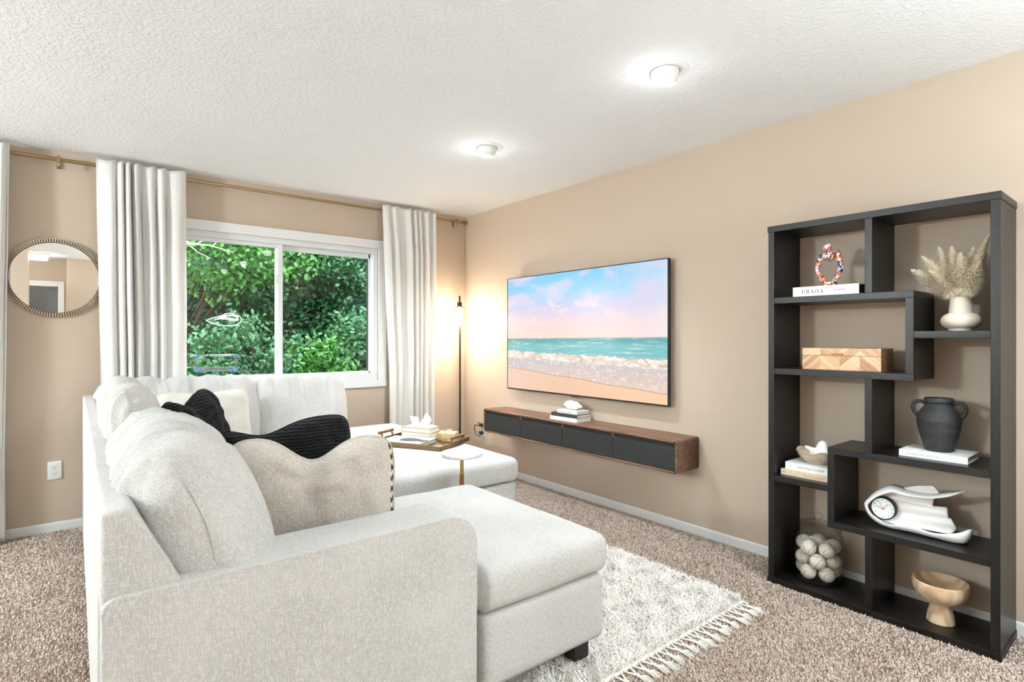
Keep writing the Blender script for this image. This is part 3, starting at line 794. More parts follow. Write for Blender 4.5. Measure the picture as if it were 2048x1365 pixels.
pillow('throw_pillow', 'black crinkled pillow leaning on the back cushions with pointed corner up', (0.55, 2.98, 0.51), 0.56, 0.49, 0.17, math.radians(14), math.radians(58), 'black_gauze', 'black_gauze', 'black_gauze', 'black crinkled pillows', chop=0.06, chop_u=-0.1, ears=0.05, seed=5.7, roll=math.radians(-3), wr=0.014)
pillow('throw_pillow', 'cream square pillow leaning in the corner behind the black pillow', (0.68, 3.86, 0.51), 0.56, 0.42, 0.18, math.radians(14), math.radians(4), 'pillow_cream', 'pillow_cream', 'pillow_cream', chop=0.02, seed=2.2, wr=0.006)

# ================================================================== CURTAINS AND ROD
def curtain(name, label, xt, xb, zt, zb, folds, seed, y0=4.478):
    root = thing(name, label, 'curtain', ((xb[0] + xb[1]) / 2, y0, 0.0), group='linen curtains on the rod')
    ox = root.location.x
    nc, nr = int(folds * 18), 60
    V, F = [], []
    rnd = random.Random(seed)
    ph = rnd.uniform(0, 6); a2 = rnd.uniform(0.4, 0.9)
    def y_of(s, t):
        k = 2 * PI * folds * (s + 0.055 * math.sin(6.3 * s + seed) + 0.03 * math.sin(15 * s + 2 * seed) + 0.016 * ns(s * 3, t * 2.2, seed)) + ph
        am = (0.020 + 0.017 * min(1, t * 6)) * max(0.15, 0.85 + 1.3 * ns(s * 4.3, 0.3 * t, seed))
        y = am * math.sin(k) + 0.008 * math.sin(2 * k + a2 + 1.5 * t) * min(1, t * 6)
        return y + 0.006 * ns(s * 8, t * 5, seed), k
    for r_ in range(nr + 1):
        t = r_ / nr; z = zt + (zb - zt) * t
        e = min(1, t * 1.6)
        xa = xt[0] + (xb[0] - xt[0]) * e; xc = xt[1] + (xb[1] - xt[1]) * e
        for c in range(nc + 1):
            s = c / nc; y, k = y_of(s, t)
            x = xa + (xc - xa) * s + 0.010 * math.cos(k) * (1 if 0 < c < nc else 0) * min(1, t * 4 + 0.3) + 0.010 * ns(s * 2, t * 3, seed + 4)
            zz = z + (0.008 * math.sin(k * 1.0 + 1) if r_ == 0 else 0)
            V.append((x - ox, y, zz))
    for r_ in range(nr):
        for c in range(nc):
            a = r_ * (nc + 1) + c
            F.append((a, a + 1, a + nc + 2, a + nc + 1))
    o = pyd('panel', V, F, 'curtain', root, True)
    sd = o.modifiers.new('thickness', 'SOLIDIFY'); sd.thickness = 0.0016
    # stitched header band
    hz = zt - 0.115
    row = int(0.115 / (zt - zb) * nr + 0.5)
    hv, hf = [], []
    for c in range(nc + 1):
        p = V[row * (nc + 1) + c]; hv += [(p[0], p[1] - 0.0022, p[2] + 0.002), (p[0], p[1] - 0.0022, p[2] - 0.002)]
    for c in range(nc): hf.append((2 * c, 2 * c + 2, 2 * c + 3, 2 * c + 1))
    pyd('hem_stitch', hv, hf, 'curtain', root, True)
    return root
curtain('curtain', 'white linen curtain between the round mirror and the window', (0.149, 0.655), (0.175, 0.655), 2.408, 0.025, 7.3, 4)
curtain('curtain', 'white linen curtain between the window and the floor lamp', (2.150, 2.685), (2.225, 2.655), 2.408, 0.025, 6.4, 8)
curtain('curtain', 'white linen curtain cut off by the left photo edge', (-0.80, -0.265), (-0.82, -0.285), 2.408, 0.025, 7.0, 15)
rod = thing('curtain_rod', 'long thin brass curtain rod under the ceiling', 'curtain rod', (0, 4.528, 2.372))
tube('pole', [(-3.0, 0, 0), (0.9, 0, 0)], 0.0125, 'rod_brass', rod, 12)
tube('pole', [(0.9, 0, 0), (3.02, 0, 0)], 0.0105, 'rod_brass', rod, 12)
lathe('finial', [(0, 0), (0.016, 0), (0.016, 0.012), (0.012, 0.014), (0.012, 0.024), (0.018, 0.026), (0.018, 0.040), (0, 0.040)], 'rod_brass', rod, 16, loc=(3.018, 0, 0), rot=(0, PI / 2, 0))
for x in (-0.04, 2.955, -2.6):
    bkt = boxes('bracket', [((x - 0.009, 0.055, -0.045), (x + 0.009, 0.0685, 0.03)), ((x - 0.007, -0.014, 0.006), (x + 0.007, 0.058, 0.018)), ((x - 0.009, -0.019, -0.05), (x + 0.009, -0.0135, 0.02))], 'rod_brass', rod, 0.0015, 1)
    lathe('screw', [(0, 0), (0.004, 0), (0.004, 0.003), (0, 0.004)], 'plate', bkt, 10, loc=(x, -0.019, -0.036), rot=(PI / 2, 0, 0))

# ================================================================== ROUND MIRROR
mr = thing('wall_mirror', 'round mirror with ribbed champagne metal frame beside the curtain', 'mirror', (-0.055, WY, 1.626))
RX = (PI / 2, 0, 0)
lathe('mirror_glass', [(0, 0.012), (0.2255, 0.012), (0.2255, 0.004), (0, 0.004)], 'mirror_glass', mr, 96, rot=RX, smooth=False)
fr = lathe('frame', [(0.2235, 0.002), (0.2235, 0.016), (0.227, 0.020), (0.2475, 0.016), (0.2495, 0.002)], 'mirror_frame', mr, 96, rot=RX, close=True)
parts = []
for k in range(112):
    a = 2 * PI * k / 112; ca, sa = math.cos(a), math.sin(a)
    bx_ = []
    for (r_, s, z) in ((0.2265, -1, 0.017), (0.2495, -1, 0.013), (0.2495, 1, 0.013), (0.2265, 1, 0.017), (0.2265, -1, 0.027), (0.2505, -1, 0.023), (0.2505, 1, 0.023), (0.2265, 1, 0.027)):
        o_ = s * 0.0036
        bx_.append((r_ * ca - o_ * sa, r_ * sa + o_ * ca, z))
    parts.append((bx_, [(4, 5, 6, 7), (0, 1, 5, 4), (1, 2, 6, 5), (2, 3, 7, 6), (3, 0, 4, 7)]))
V, F = merge(parts)
rb = pyd('ribs', V, F, 'mirror_rib', fr); rb['kind'] = 'stuff'

# ================================================================== WALL PLATES
def outlet(label, loc, rz, kind='duplex'):
    o = thing('wall_outlet', label, 'outlet', loc, rz)
    rbox('plate', (-0.0365, -0.006, -0.0585), (0.0365, 0.0, 0.0585), 0.003, 'plate', o, (8, 4, 10))
    if kind == 'duplex':
        for zz in (-0.020, 0.020):
            fc = prism('receptacle', [(0.0165 * math.cos(a) * 1.0, max(-0.0125, min(0.0125, 0.0165 * math.sin(a))) + zz) for a in [2 * PI * k / 24 for k in range(24)]], 'Y', -0.0075, -0.005, 'plate', o)
            for sx, hh in ((-0.006, 0.0045), (0.006, 0.0035)):
                box('slot', (sx - 0.0010, -0.0080, zz + 0.001 - hh + 0.003), (sx + 0.0010, -0.0074, zz + 0.001 + hh + 0.003), 'slot_dark', fc)
            lathe('ground_hole', [(0, 0), (0.0022, 0), (0.0022, 0.0006), (0, 0.0006)], 'slot_dark', fc, 10, loc=(0, -0.0074, zz - 0.007), rot=(PI / 2, 0, 0))
        lathe('screw', [(0, 0), (0.003, 0), (0.002, 0.0012), (0, 0.0014)], 'plate', o, 10, loc=(0, -0.006, 0), rot=(PI / 2, 0, 0))
    return o
outlet('white duplex outlet on the wall left of the sofa', (-0.058, WY, 0.393), 0)
outlet('white wall plate in the corner behind the tissue box', (2.818, WY, 0.288), 0, 'blank')
outlet('white wall plate in the corner nearest the floor lamp', (2.906, WY, 0.288), 0, 'blank')
ot = outlet('white outlet with black plugs left of the floating console', (WX, 4.275, 0.36), -PI / 2)
outlet('white outlet behind the drape of the sculptural clock', (WX, 0.64, 0.345), -PI / 2)
cb = thing('power_cord', 'black looped power cord and plugs left of the floating console', 'cord', (WX - 0.012, 4.275, 0.34))
for zz in (0.075, 0.0):
    rbox('plug', (-0.03, -0.02, zz - 0.013), (-0.001, 0.02, zz + 0.013), 0.006, 'black_rubber', cb, (5, 6, 5))
lp = []
for k in range(30):
    a = PI * 0.45 + 1.75 * PI * k / 29
    lp.append((-0.03 - 0.004 * math.sin(k), 0.025 + 0.062 * math.cos(a), 0.03 + 0.062 * math.sin(a)))
lp += [(-0.03, -0.09, 0.06), (-0.025, -0.20, 0.12), (-0.02, -0.33, 0.11)]
tube('cable', lp, 0.004, 'black_rubber', cb, 8)

# ================================================================== TELEVISION
TY0, TY1, TZ0, TZ1, TX = 2.150, 3.826, 0.795, 1.760, 3.024
tv = thing('television', 'large flat wall television showing a pastel beach sunrise', 'television', (TX, (TY0 + TY1) / 2, (TZ0 + TZ1) / 2))
tw, th_ = (TY1 - TY0) / 2, (TZ1 - TZ0) / 2
box('housing', (0.004, -tw, -th_), (0.030, tw, th_), 'tv_black', tv, 0.003, 2)
boxes('bezel', [((0, -tw, th_ - 0.006), (0.006, tw, th_)), ((0, -tw, -th_), (0.006, tw, -th_ + 0.011)), ((0, -tw, -th_ + 0.011), (0.006, -tw + 0.006, th_ - 0.006)), ((0, tw - 0.006, -th_ + 0.011), (0.006, tw, th_ - 0.006))], 'tv_black', tv, 0.0012, 1)
box('sensor', (-0.001, -0.03, -th_ - 0.008), (0.012, 0.05, -th_ + 0.001), 'tv_black', tv, 0.002, 1)
box('wall_mount', (0.030, -0.35, -0.25), (WX - TX, 0.35, 0.2), 'tv_black', tv, 0.004, 1)
t = NT('beach_screen'); v = t.tc()
_, yy, zz = t.sep(v)
u = t.math('DIVIDE', t.math('SUBTRACT', tw, yy), 2 * tw); w = t.math('DIVIDE', t.math('ADD', zz, th_), 2 * th_)
uv = t.comb(u, t.math('MULTIPLY', w, 0.58), 0.0)
sky = t.ramp(w, [(0.45, srgb(249, 218, 204)), (0.58, srgb(244, 212, 210)), (0.72, srgb(200, 202, 232)), (0.84, srgb(150, 207, 240)), (0.98, srgb(124, 202, 242))])
sky = t.mix(t.maprange(u, 0.55, 1.15, 0, 0.55), sky, srgb(228, 236, 248))
cl1 = t.noise(t.mapping(uv, (3.2, 9.0, 1), (0, 0, 0.22)), 1.0, 6, 0.58, 0.6)
cl2 = t.noise(t.mapping(uv, (6, 14, 1), (0, 0, -0.1), (3, 1, 0)), 1.0, 5, 0.6, 0.8)
sky = t.mix(t.math('MULTIPLY', t.maprange(cl1, 0.44, 0.64), t.maprange(w, 0.52, 0.66)), sky, t.mix(t.maprange(w, 0.6, 0.85), srgb(226, 206, 224), srgb(220, 212, 236)))
sky = t.mix(t.math('MULTIPLY', t.math('MULTIPLY', t.maprange(cl2, 0.50, 0.72, 0, 0.85), t.maprange(w, 0.92, 0.68)), t.maprange(w, 0.47, 0.6)), sky, srgb(252, 222, 218))
hz = t.math('ADD', 0.452, t.math('ADD', t.math('MULTIPLY', u, 0.012), t.math('MULTIPLY', t.noise(t.comb(t.math('MULTIPLY', u, 9), 0, 0), 1, 1), 0.008)))
sea = t.ramp(w, [(0.26, srgb(210, 205, 200)), (0.34, srgb(120, 190, 192)), (0.40, srgb(120, 196, 196)), (0.445, srgb(96, 160, 168)), (0.462, srgb(120, 180, 176))])
rip = t.noise(t.mapping(uv, (7, 90, 1)), 1, 4, 0.6, 0.5)
sea = t.mix(t.maprange(rip, 0.5, 0.72, 0, 0.75), sea, srgb(226, 236, 234))
sea = t.mix(t.maprange(rip, 0.42, 0.28, 0, 0.35), sea, srgb(70, 140, 156))
img = t.mix(t.maprange(w, t.math('SUBTRACT', hz, 0.003), t.math('ADD', hz, 0.003)), sea, sky)
# breaking wave
ctr = t.math('SUBTRACT', t.math('SUBTRACT', 0.345, t.math('MULTIPLY', u, 0.035)), t.math('MULTIPLY', t.math('SUBTRACT', t.noise(t.comb(t.math('MULTIPLY', u, 7), 2.0, 0), 1, 3, 0.6), 0.5), 0.12))
lo_ = t.math('SUBTRACT', t.math('SUBTRACT', 0.285, t.math('MULTIPLY', u, 0.035)), t.math('MULTIPLY', t.math('SUBTRACT', t.noise(t.comb(t.math('MULTIPLY', u, 5), 9.0, 0), 1, 2), 0.5), 0.03))
ed = t.math('MULTIPLY', t.math('SUBTRACT', t.noise(t.mapping(uv, (38, 45, 1)), 1, 5, 0.7), 0.5), 0.06)
wv = t.math('ADD', w, ed)
foam = t.math('MULTIPLY', t.maprange(wv, t.math('SUBTRACT', lo_, 0.012), t.math('ADD', lo_, 0.012)), t.maprange(wv, t.math('ADD', ctr, 0.004), t.math('SUBTRACT', ctr, 0.004)))
fc = t.ramp(t.noise(t.mapping(uv, (11, 24, 1)), 1, 6, 0.68, 1.6), [(0.32, srgb(190, 156, 128)), (0.46, srgb(232, 214, 198)), (0.60, srgb(252, 248, 246))])
shallow_e = t.math('SUBTRACT', 0.20, t.math('ADD', t.math('MULTIPLY', u, 0.115), t.math('MULTIPLY', t.math('SUBTRACT', t.noise(t.comb(t.math('MULTIPLY', u, 5), 4.0, 0), 1, 3), 0.5), 0.03)))
lace = t.noise(t.mapping(uv, (34, 70, 1)), 1, 4, 0.6, 1.2)
shal = t.mix(t.maprange(lace, 0.48, 0.68, 0, 0.75), t.ramp(w, [(0.08, srgb(232, 202, 186)), (0.2, srgb(214, 196, 190)), (0.30, srgb(198, 188, 196))]), srgb(250, 240, 240))
img = t.mix(t.maprange(w, t.math('ADD', lo_, 0.006), t.math('SUBTRACT', lo_, 0.006)), img, shal)
img = t.mix(foam, img, fc)
sand = t.ramp(t.math('ADD', t.math('MULTIPLY', u, 0.6), t.math('MULTIPLY', t.noise(uv, 5, 3), 0.4)), [(0.2, srgb(240, 205, 186)), (0.45, srgb(240, 200, 170)), (0.8, srgb(250, 206, 166))])
wet = t.maprange(w, t.math('ADD', shallow_e, 0.004), t.math('SUBTRACT', shallow_e, 0.02))
sand = t.mix(t.maprange(w, t.math('SUBTRACT', shallow_e, 0.0), t.math('SUBTRACT', shallow_e, 0.012)), srgb(196, 158, 138), sand)
img = t.mix(t.maprange(w, t.math('ADD', shallow_e, 0.003), t.math('SUBTRACT', shallow_e, 0.003)), img, sand)
t.set(col=(0.01, 0.01, 0.01), rough=0.25, emc=img, ems=0.80)
M['screen'] = t.m
pyd('screen', [(0.0035, tw - 0.005, -th_ + 0.010), (0.0035, -tw + 0.005, -th_ + 0.010), (0.0035, -tw + 0.005, th_ - 0.005), (0.0035, tw - 0.005, th_ - 0.005)], [(0, 1, 2, 3)], 'screen', tv)

# ================================================================== FLOATING CONSOLE
CY0, CY1, CX, CZ0, CZ1 = 1.970, 3.945, 2.854, 0.420, 0.622
con = thing('media_console', 'long floating walnut media console with black fronts under the television', 'console', (CX, CY0, CZ0))
L_, D_, H_ = CY1 - CY0, WX - CX, CZ1 - CZ0
def rr(y0, y1, z0, z1, r, n=5):
    out = []
    for cy_, cz_, a0 in ((y1 - r, z1 - r, 0), (y0 + r, z1 - r, 90), (y0 + r, z0 + r, 180), (y1 - r, z0 + r, 270)):
        for k in range(n + 1):
            a = math.radians(a0 + 90 * k / n); out.append((cy_ + r * math.cos(a), cz_ + r * math.sin(a)))
    return out
oo = rr(0, L_, 0, H_, 0.016); ii = rr(0.014, L_ - 0.014, 0.013, H_ - 0.017, 0.006)
bm = bmesh.new()
rings = []
for x, rg in ((0.0, ii), (0.0, oo), (D_, oo)):
    rings.append([bm.verts.new((x, p[0], p[1])) for p in rg])
rings.insert(0, [bm.verts.new((0.06, p[0], p[1])) for p in ii])
nn = len(oo)
for a, b in zip(rings[:-1], rings[1:]):
    for k in range(nn): bm.faces.new((a[k], a[(k + 1) % nn], b[(k + 1) % nn], b[k]))
bm.faces.new(rings[0]); bm.faces.new(rings[-1])
bmesh.ops.bevel(bm, geom=[e for e in bm.edges if all(abs(v_.co.x) < 1e-6 for v_ in e.verts)], offset=0.003, segments=2, affect='EDGES')
bmo('case', bm, 'walnut', con, wn=True)
box('rail', (0.010, 0.014, H_ - 0.046), (0.03, L_ - 0.014, H_ - 0.017), 'gap_black', con)
qw = (L_ - 0.030) / 4
for k in range(4):
    box('door', (0.002, 0.0155 + k * qw + 0.0012, 0.0145), (0.022, 0.0155 + (k + 1) * qw - 0.0012, H_ - 0.042), 'door_black', con, 0.0012, 1)
    if k: box('divider', (0.006, 0.0155 + k * qw - 0.006, H_ - 0.045), (0.012, 0.0155 + k * qw + 0.006, H_ - 0.017), 'walnut', con)

# ================================================================== LAMPS
def recessed(label, x, y, watts, az):
    o = thing('recessed_light', label, 'ceiling light', (x, y, H), az, 'recessed ceiling lights')
    lathe('trim_ring', [(0.064, 0.004), (0.064, -0.004), (0.070, -0.007), (0.098, -0.005), (0.104, 0.0), (0.104, 0.004)], 'light_housing', o, 48)
    tilt = (math.radians(9), 0, 0)
    e = lathe('eyeball', [(0.0615, 0.02), (0.0615, -0.012), (0.0585, -0.034), (0.050, -0.052), (0.047, -0.052), (0.046, -0.044)], 'light_housing', o, 48, rot=tilt)
    lathe('lens', [(0.0, -0.049), (0.030, -0.0485), (0.0462, -0.045)], 'led_white', e, 32)
    pl = point_light('lamp', (0, 0, -0.055), watts, (0.83, 0.945, 1.0), e, kind='AREA', shape='DISK', size=0.085)
    point_light('lamp_glow', (0, 0, -0.07), 1.5, (0.90, 0.97, 1.0), e, rad=0.05)
    pl.data.spread = math.radians(125)
    return o
recessed('recessed eyeball ceiling light nearer the camera above the media console', 2.087, 1.500, 4, 0.4)
recessed('recessed eyeball ceiling light farther away towards the window', 2.060, 2.810, 16, 0.2)
recessed('recessed eyeball ceiling light beyond the right photo edge by the bookcase', 2.090, 0.190, 6, 0.3)
recessed('recessed eyeball ceiling light behind the camera position', 2.090, -1.100, 9, 0.3)

recessed('added recessed eyeball fill light left of the camera near the dining side', -0.95, 0.10, 6, 0.3)  # unseen light, added to fill the near face of the sofa arm
recessed('added recessed eyeball fill light left of the camera near the hallway', -1.00, -1.05, 14, 0.3)  # second added fill light, not a known fixture of the room

fl = thing('floor_lamp', 'slim dark floor lamp with clear glass shade in the corner', 'floor lamp', (2.905, 4.395, 0))
lathe('base', [(0, 0.02), (0.11, 0.02), (0.118, 0.014), (0.118, 0.0), (0, 0.0)], 'pole_dark', fl, 40)
tube('pole', [(0, 0, 0.018), (0, 0, 1.52)], 0.0085, 'pole_dark', fl, 12)
hx, hy = -0.045, -0.062
tube('arm', [(0, 0, 1.51), (0, 0, 1.555), (hx * 0.15, hy * 0.15, 1.585), (hx * 0.5, hy * 0.5, 1.60), (hx * 0.9, hy * 0.9, 1.598)], 0.007, 'pole_dark', fl, 10)
sk = lathe('socket', [(0, 1.632), (0.009, 1.632), (0.009, 1.575), (0.022, 1.572), (0.022, 1.535), (0.027, 1.533), (0.027, 1.528), (0, 1.528)], 'pole_dark', fl, 24, loc=(hx, hy, 0))
lathe('glass_shade', [(0.024, 1.534), (0.054, 1.534), (0.056, 1.530), (0.056, 1.358), (0.0545, 1.358), (0.0545, 1.529), (0.024, 1.531)], 'shade_glass', fl, 40, loc=(hx, hy, 0))
lathe('bulb', [(0, 1.528), (0.013, 1.528), (0.014, 1.505), (0.024, 1.475), (0.030, 1.448), (0.026, 1.425), (0.014, 1.412), (0, 1.410)], 'bulb_warm', fl, 24, loc=(hx, hy, 0))
point_light('lamp', (hx, hy, 1.395), 21, (1.0, 0.85, 0.65), fl, rad=0.03)

# looping LED pendant behind the camera (its reflection shows in the left pane)
rp = thing('ring_pendant', 'looping white LED ring pendant reflected in the left window pane', 'pendant light', (2.02, -0.60, 1.54))
for k, (rx_, ry_, tz, ph) in enumerate([(0.25, 0.21, 0.62, 0.0), (0.19, 0.16, 0.20, 1.2), (0.13, 0.12, -0.6, 2.4)]):
    pts = []
    for i in range(56):
        a = 2 * PI * i / 56
        p = Vector((rx_ * math.cos(a), ry_ * math.sin(a), 0.02 * math.sin(2 * a + ph)))
        p = Matrix.Rotation(tz * 0.6, 3, 'X') @ (Matrix.Rotation(ph, 3, 'Z') @ p)
        pts.append(p + Vector((0.03 * (k - 1), 0, 0.03 * k - 0.02)))
    tube('led_ring', pts, 0.0065, 'ring_led', rp, 8, True)
tube('cord', [(0, 0, 0.05), (0, 0, 0.895)], 0.003, 'pole_dark', rp, 6)
lathe('canopy', [(0, 0), (0.07, 0), (0.07, -0.02), (0, -0.025)], 'light_housing', rp, 24, loc=(0, 0, 0.90))
# five-bulb chandelier over the dining side, left of the view
ch = thing('chandelier', 'five bulb dark metal chandelier beyond the left photo edge', 'chandelier', (-3.15, 2.70, 1.78))
tube('stem', [(0, 0, 0.02), (0, 0, 0.65)], 0.008, 'pole_dark', ch, 8)
lathe('canopy', [(0, 0), (0.07, 0), (0.06, -0.02), (0, -0.03)], 'pole_dark', ch, 24, loc=(0, 0, H - 1.78))
for k in range(5):
    a = 2 * PI * k / 5 + 0.3; c_, s_ = math.cos(a), math.sin(a)
    am = tube('arm', [(0, 0, 0.1), (0.06 * c_, 0.06 * s_, 0.03), (0.12 * c_, 0.12 * s_, 0.0), (0.14 * c_, 0.14 * s_, 0.03)], 0.006, 'pole_dark', ch, 8)
    lathe('socket', [(0, 0), (0.016, 0), (0.016, 0.04), (0, 0.04)], 'pole_dark', am, 12, loc=(0.14 * c_, 0.14 * s_, 0.03))
    lathe('bulb', [(0, 0), (0.012, 0), (0.028, 0.04), (0.03, 0.055), (0.02, 0.08), (0, 0.088)], 'led_white', am, 16, loc=(0.14 * c_, 0.14 * s_, 0.07))
    point_light('lamp', (0.14 * c_, 0.14 * s_, 0.175), 57, (0.81, 0.94, 1.0), ch, rad=0.03)
lathe('added_uplight_bowl', [(0, -0.03), (0.05, -0.02), (0.10, 0.02), (0.115, 0.06), (0.108, 0.06), (0.09, 0.025), (0, -0.015)], 'light_housing', ch, 32)  # bowl and upward light added to brighten the ceiling and left wall
ul = point_light('fill_up', (0, 0, 0.065), 190, (0.71, 0.905, 1.0), ch, kind='AREA', shape='DISK', size=0.18)
ul.rotation_euler = (PI, 0, 0)
tc_ = thing('added_uplighter', 'added unseen bowl uplighter for bounced fill behind the camera', 'floor lamp', (1.55, -0.75, 0))  # made-up uplighter, added in place of a flash bounced off the ceiling
lathe('base', [(0, 0.025), (0.13, 0.02), (0.135, 0.0), (0, 0.0)], 'light_housing', tc_, 32)
tube('pole', [(0, 0, 0.02), (0, 0, 1.72)], 0.012, 'light_housing', tc_, 12)
lathe('bowl', [(0, 1.71), (0.03, 1.712), (0.10, 1.74), (0.165, 1.80), (0.17, 1.81), (0.16, 1.805), (0.095, 1.75), (0, 1.725)], 'light_housing', tc_, 40)
pl = point_light('lamp', (0, 0, 1.80), 24, (0.70, 0.90, 1.0), tc_, kind='AREA', shape='DISK', size=0.24)
pl.rotation_euler = (PI, 0, 0)
fm = thing('flush_light', 'square frosted ceiling light in the hallway seen in the mirror', 'ceiling light', (-0.32, -1.25, H))
box('plate', (-0.13, -0.13, -0.02), (0.13, 0.13, 0.0), 'light_housing', fm, 0.004, 1)
rbox('diffuser', (-0.11, -0.11, -0.085), (0.11, 0.11, -0.02), 0.02, 'flush_led', fm, (8, 8, 6))
f2 = copy_tree(fm); f2.location = (-0.6, -2.95, H); f2['label'] = 'added frosted ceiling light to brighten the grey bedroom behind the doorway'  # unseen copy, added so the bedroom past the doorway is less dark
kc = thing('kitchen_cabinet', 'brown wooden wall cabinet reflected at the mirror edge', 'cabinet', (-1.35, -2.6, 1.35))
box('body', (-0.6, -0.3, 0), (0.65, 0.0, 0.9), 'cabinet_wood', kc, 0.004, 1)
for k in range(3):
    d_ = box('door', (-0.59 + k * 0.415, 0.0, 0.01), (-0.19 + k * 0.415, 0.02, 0.89), 'cabinet_wood', kc, 0.006, 2)
    boxes('panel_rail', [((-0.54 + k * 0.415, 0.02, 0.06), (-0.24 + k * 0.415, 0.024, 0.84))], 'cabinet_wood', d_, 0.006, 1)
# ================================================================== BOOKCASE
BX, BB, BY0, BY1 = 2.785, 3.074, 0.478, 1.378
bc = thing('bookcase', 'tall open black wood bookcase with staggered shelves against the wall', 'bookcase', (BX, BY0, 0))
def panel(name, y0, y1, z0, z1, vert=False, x0=0.0):
    return box(name, (x0, y0 - BY0, z0), (BB - BX, y1 - BY0, z1), 'black_oak_v' if vert else 'black_oak', bc, 0.0012, 1)
panel('top_panel', BY0 - 0.003, BY1 + 0.003, 1.778, 1.808, x0=-0.003)
panel('bottom_panel', BY0 - 0.003, BY1 + 0.003, 0.0, 0.030, x0=-0.003)
panel('side_panel', BY0, 0.508, 0.030, 1.778, True); panel('side_panel', 1.348, BY1, 0.030, 1.778, True)
panel('divider', 0.912, 0.942, 1.445, 1.778, True, 0.002)
panel('shelf', 0.757, 1.348, 1.415, 1.445); panel('divider', 0.757, 0.787, 1.090, 1.415, True)
panel('shelf', 0.508, 0.757, 1.242, 1.272, x0=0.001); panel('shelf', 0.757, 1.348, 1.060, 1.090)
panel('divider', 0.912, 0.942, 0.730, 1.060, True, 0.002)
panel('shelf', 0.508, 1.097, 0.700, 0.730); panel('divider', 1.067, 1.097, 0.385, 0.700, True)
panel('shelf', 1.097, 1.348, 0.520, 0.550, x0=0.001); panel('shelf', 0.508, 1.097, 0.355, 0.385)
panel('divider', 0.911, 0.941, 0.030, 0.355, True, 0.002)

# ------------------------------------------------------------------ books
def book(label, loc, length, depth, h, cover, rz=0.0, page='page_edge', name='book', rnd=0.0, cat='book'):
    """spine faces local -X, runs along local Y (0..length)."""
    o = thing(name, label, cat, loc, rz)
    ct = 0.0028
    bm = bmesh.new()
    bm_box(bm, (0.0, 0, 0), (depth, length, ct)); bm_box(bm, (0.0, 0, h - ct), (depth, length, h)); bm_box(bm, (-0.0015, 0, 0), (ct, length, h))
    bmo('cover', bm, cover, o)
    box('pages', (ct, 0.004, ct), (depth - 0.005, length - 0.004, h - ct), page, o)
    return o
def spine_mtx(y, z): return frame_mtx((-0.0018, y, z), (0, -1, 0), (0, 0, 1))
def faint_lettering(parent, y0, z0, words, hgt, adv, mat, seed, flat=None):
    # rows of tiny strokes: print too small to read in the photograph
    rl = random.Random(seed); bm = bmesh.new(); y = y0
    for wlen in words:
        for _ in range(wlen):
            w_ = adv * 0.62; hh = hgt * rl.choice((0.7, 0.72, 1.0, 0.75)); lw = adv * 0.16
            st = [(0, lw, 0, hh)] + rl.choice(([(w_ - lw, w_, 0, hh * 0.75), (0, w_, hh * 0.62, hh * 0.75)], [(0, w_, 0, hgt * 0.1), (0, w_, hh * 0.6, hh * 0.72)], [(w_ - lw, w_, 0, hh * 0.7), (0, w_, 0, hgt * 0.1)], [(w_ * 0.4, w_ * 0.4 + lw, 0, hh)]))
            for a0, a1, b0, b1 in st:
                if flat is None: bm_box(bm, (-0.0022, y - a1, z0 - hgt / 2 + b0), (-0.0014, y - a0, z0 - hgt / 2 + b1))
                else: bm_box(bm, (flat - b1 + hgt / 2, -(y - a0), z0), (flat - b0 + hgt / 2, -(y - a1), z0 + 0.0006))
            y -= adv
        y -= adv * 0.7
    return bmo('faint_lettering', bm, mat, parent)
# white fashion book under the figurine
b = book('white book with bold black spine lettering under the colourful figurine', (2.797, 0.968, 1.445), 0.292, 0.20, 0.046, 'paper_white', page='cover_black')
# serif capitals drawn stroke by stroke
def glyph_polys(ch):
    if ch == 'P': return [[(0.10, 0), (0.24, 0), (0.24, 1), (0.10, 1)], [(0.24, 0.93), (0.62, 1.0), (0.74, 0.88), (0.24, 0.90)], [(0.58, 0.90), (0.74, 0.88), (0.80, 0.72), (0.66, 0.72)], [(0.66, 0.72), (0.80, 0.72), (0.72, 0.52), (0.56, 0.54)], [(0.24, 0.46), (0.62, 0.46), (0.72, 0.52), (0.24, 0.52)], [(0.02, 0), (0.34, 0), (0.34, 0.05), (0.02, 0.05)], [(0.02, 0.95), (0.24, 0.95), (0.24, 1), (0.02, 1)]]
    if ch == 'R': return glyph_polys('P')[:5] + [[(0.42, 0.48), (0.58, 0.48), (0.92, 0.0), (0.74, 0.0)], [(0.02, 0), (0.34, 0), (0.34, 0.05), (0.02, 0.05)], [(0.02, 0.95), (0.24, 0.95), (0.24, 1), (0.02, 1)]]
    if ch == 'A': return [[(0.05, 0), (0.12, 0), (0.48, 0.92), (0.44, 1.0)], [(0.40, 1.0), (0.52, 1.0), (0.92, 0.0), (0.74, 0.0)], [(0.22, 0.30), (0.72, 0.30), (0.70, 0.36), (0.24, 0.36)], [(0, 0), (0.2, 0), (0.2, 0.05), (0, 0.05)], [(0.68, 0), (0.98, 0), (0.98, 0.05), (0.68, 0.05)]]
    if ch == 'D': return [[(0.10, 0), (0.24, 0), (0.24, 1), (0.10, 1)], [(0.02, 0), (0.50, 0), (0.62, 0.05), (0.02, 0.06)], [(0.02, 0.94), (0.62, 0.95), (0.50, 1), (0.02, 1)], [(0.50, 0), (0.74, 0.10), (0.64, 0.16), (0.50, 0.06)], [(0.74, 0.10), (0.90, 0.32), (0.74, 0.34), (0.64, 0.16)], [(0.90, 0.32), (0.92, 0.62), (0.75, 0.62), (0.74, 0.34)], [(0.92, 0.62), (0.78, 0.86), (0.66, 0.82), (0.75, 0.62)], [(0.78, 0.86), (0.50, 1.0), (0.50, 0.94), (0.66, 0.82)]]
